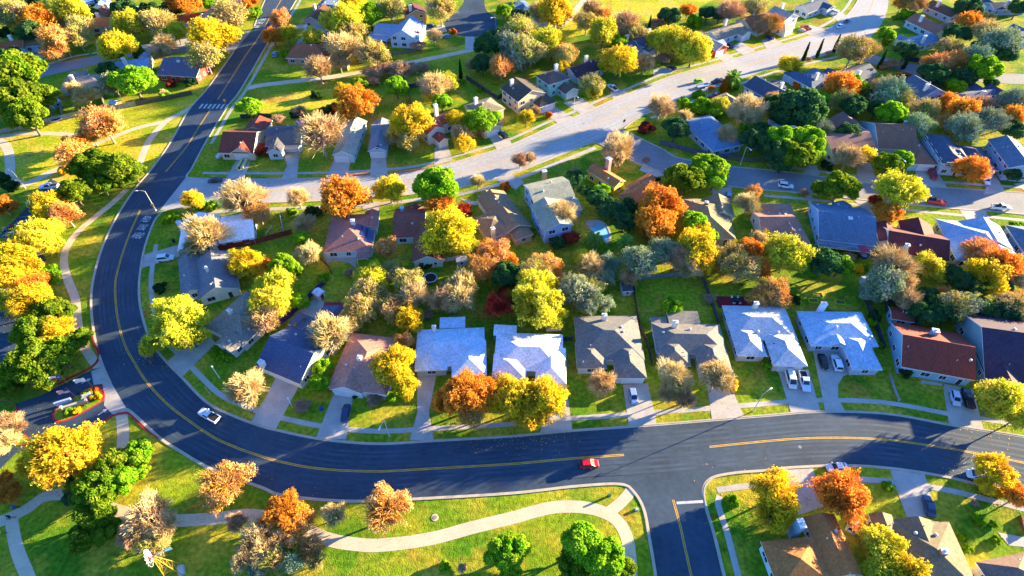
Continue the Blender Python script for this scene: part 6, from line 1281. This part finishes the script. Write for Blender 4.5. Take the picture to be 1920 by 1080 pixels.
trees('T 690 545 30,T 735 575 28,W 830 560 28,P 905 500 30,D 950 515 28,T 1010 510 32,K 1080 545 34,W 1110 500 28,G 700 500 18,T 655 600 25,K 1200 490 32,B 1180 520 20,T 1390 500 34,T 1345 480 22,W 1290 500 25,P 1430 555 24,K 1660 530 34,W 1700 560 25,L 1850 520 36,T 1900 575 32,T 1790 575 30,D 1740 560 24')
trees('T 1690 190 24,K 1720 235 26,D 1600 200 25,D 1590 250 24,K 1830 110 28,T 1780 90 24,D 1750 140 26,D 1880 100 26,K 1900 190 26,W 1660 160 20,T 1850 60 26,D 1700 95 20,T 1740 205 22,P 1780 230 20,D 1450 195 22,T 1500 215 22,K 1540 240 22')
trees('T 985 95 32,Y 1010 82 28,K 955 85 28,T 1060 105 22,P 940 125 22,T 700 100 28,W 630 85 22,T 660 60 24,Y 590 70 20,D 905 120 22,T 1100 40 22,T 1190 60 22,Y 1240 75 24,G 1160 80 18,W 1170 58 20,T 30 30 28,D 60 60 25,T 150 50 22,W 300 95 20,D 200 130 18,T 400 60 20,P 100 95 20,D 20 105 20,Y 330 60 20,D 250 30 22,D 320 20 22,T 420 20 20,L 45 500 28,Y 15 470 28,Y 95 400 22,O 60 620 34,Y 20 560 25,L 30 690 26,d 640 470 9,d 900 470 10,g 560 505 10,b 800 590 12,d 870 545 11,g 1050 600 9,b 1330 560 12,d 1490 560 11,g 1180 480 10,d 1650 480 12,b 1750 500 12')
placed = []
for i, (k, (x, y), rp, zs, _) in enumerate(TREES):
    cls, c1, c2, hs, look, noun, nm = KIND[k]; rng = random.Random(i * 31 + 7); var = rng.randrange(4 if cls == 'dense' else 5)
    if cls in ('column', 'cone', 'palm', 'shrub'): var = {'column': 0, 'cone': 0, 'palm': 0, 'shrub': rng.randrange(3)}[cls]
    zsc = 1.02 * hs * zs * rng.uniform(.92, 1.08); crown, trunk = PROTO[cls, var]
    if cls == 'column':
        p = gp(x, y) if rp == 0 else gp(x, y, 4.5); R = .95; p.z = 0; S = (R, R, R * 1.0)
    else:
        hc = {'shrub': .5, 'cone': 1.2, 'palm': 1.5}.get(cls, 1.05); R = 2.0
        for _ in range(4):
            z = hc * R * zsc; p = gp(x, y, z); dep = p.y * CP + (CAM_H - z) * SP; R = rp * dep / F_PX * GROW.get(cls, 1.0)
        p = gp(x, y, hc * R * zsc); p.z = 0; S = (R * rng.uniform(.95, 1.05), R * rng.uniform(.95, 1.05), R * zsc)
    placed.append([k, p, R, look, noun, (x, y), rp])
    r = empty(nm, p, rng.uniform(0, 6.28)); r.scale = S
    def jit(c, a=.10):
        q = srgb(c); f = rng.uniform(1 - a * 1.3, 1 + a * 1.3); return [max(0, q[0] * f * rng.uniform(1 - a, 1 + a)), max(0, q[1] * f * rng.uniform(1 - a, 1 + a)), q[2] * f]
    for n, me in (('trunk', trunk), ('crown', crown)):
        o = link(n, me, r); o.color = (*jit(c1), 1); o['second'] = jit(c2)
    placed[-1].append(r)
rng = np.random.default_rng(9); LV = {}
for t in placed:
    k, p, R = t[0], t[1], t[2]; n = {'R': 260, 'L': 240, 'P': 160, 'M': 120, 'Y': 110, 'T': 90, 'B': 60, 'W': 60, 'O': 40, 'r': 50, 'l': 50}.get(k, 0); n = int(n * min(2.2, (R / 4) ** 1.5))
    if not n or p.y > 190: continue
    q = rng.normal(size=(n, 2)) * R * np.array([.85, .7]) + np.array([p.x - R * .3, p.y - R * .1]); LV.setdefault({'R': 'r', 'M': 'r', 'P': 'r', 'L': 'l', 'Y': 'l'}.get(k, 'b'), []).append(q)
for k, col in (('r', 'b06a28'), ('l', 'd0a030'), ('b', '8a6a48')):
    q = np.vstack(LV[k]); n = len(q); a = rng.uniform(0, 6.28, n); s_ = rng.uniform(.05, .12, n); u = np.stack([np.cos(a), np.sin(a)], 1) * s_[:, None]; w = np.stack([-np.sin(a), np.cos(a)], 1) * (s_ * .6)[:, None]
    V = np.stack([np.column_stack([q + x * u + y * w, rng.uniform(.066, .10, n)]) for x, y in ((-1, -1), (1, -1), (1, 1), (-1, 1))], 1).reshape(-1, 3)
    o = link('fallen_leaves', npmesh('fallen_leaves', V, np.arange(n * 4).reshape(-1, 4), M['generic']), None, col); tag(o, {'r': 'rusty fallen leaves scattered under the orange trees', 'l': 'yellow fallen leaves scattered under the golden trees', 'b': 'brown fallen leaves scattered under the bare trees'}[k], 'fallen leaves', kind='stuff')
# labels that single each tree out: look, then where it stands against a landmark one can find
def rel(t, l):
    dx, dy = t[0] - l[0], t[1] - l[1]
    return ('in front of' if dy > 0 else 'behind') if abs(dy) * 1.35 > abs(dx) else ('right of' if dx > 0 else 'left of')
LMS = [l for l in LM if len(l[2].split()) <= 7]; usedl = set(); nfall = 0
bylook = {}
for t in placed: bylook.setdefault(t[0], []).append(t)
for t in sorted(placed, key=lambda t: -t[6]):
    near = sorted(LMS, key=lambda l: math.hypot(t[5][0] - l[0], (t[5][1] - l[1]) * 1.4))[:18]; lab = None; peers = [q for q in bylook[t[0]] if q is not t]
    def dist(q, l): return math.hypot(q[5][0] - l[0], (q[5][1] - l[1]) * 1.4)
    def art(s): return s if s.split()[0] in ('top',) else s
    for l in near[:8]:
        rl = rel(t[5], l); riv = [dist(q, l) for q in peers if rel(q[5], l) == rl]
        if not riv or min(riv) > 1.7 * dist(t, l) + 15:
            s = f'{t[3]} {t[4]} {rl} the {l[2]}'
            if s not in usedl: lab = s; break
    if not lab:
        best = None
        for a in range(len(near)):
            for b in range(a + 1, len(near)):
                l1, l2 = near[a], near[b]; r1, r2 = rel(t[5], l1), rel(t[5], l2)
                s = f'{t[3]} {t[4]} {r1} the {l1[2]}, {r2} the {l2[2]}'
                if len(s.replace(',', '').split()) > 16 or s in usedl: continue
                n = sum(1 for q in peers if rel(q[5], l1) == r1 and rel(q[5], l2) == r2 and dist(q, l1) < 2.2 * dist(t, l1) + 10)
                sc_ = n * 1000 + dist(t, l1) + dist(t, l2)
                if best is None or sc_ < best[0]: best = (sc_, s, n)
        if best: lab = best[1]; nfall += best[2] > 0
    if not lab:
        l = near[0]; lab = f'{t[3]} {t[4]} {rel(t[5], l)} the {l[2]}, {"smaller" if any(q[6] > t[6] for q in peers) else "larger"} one'; nfall += 1
    usedl.add(lab); tag(t[7], lab, {'g': 'shrub', 'd': 'shrub', 'l': 'shrub', 'r': 'shrub', 'b': 'shrub', 'm': 'shrub'}.get(t[0], 'tree'), {'shrub': 'shrubs of the gardens'}.get(KIND[t[0]][6], 'trees of the neighbourhood'))
print('TREES', len(placed), 'ambiguous', nfall, 'objects', len(bpy.data.objects))
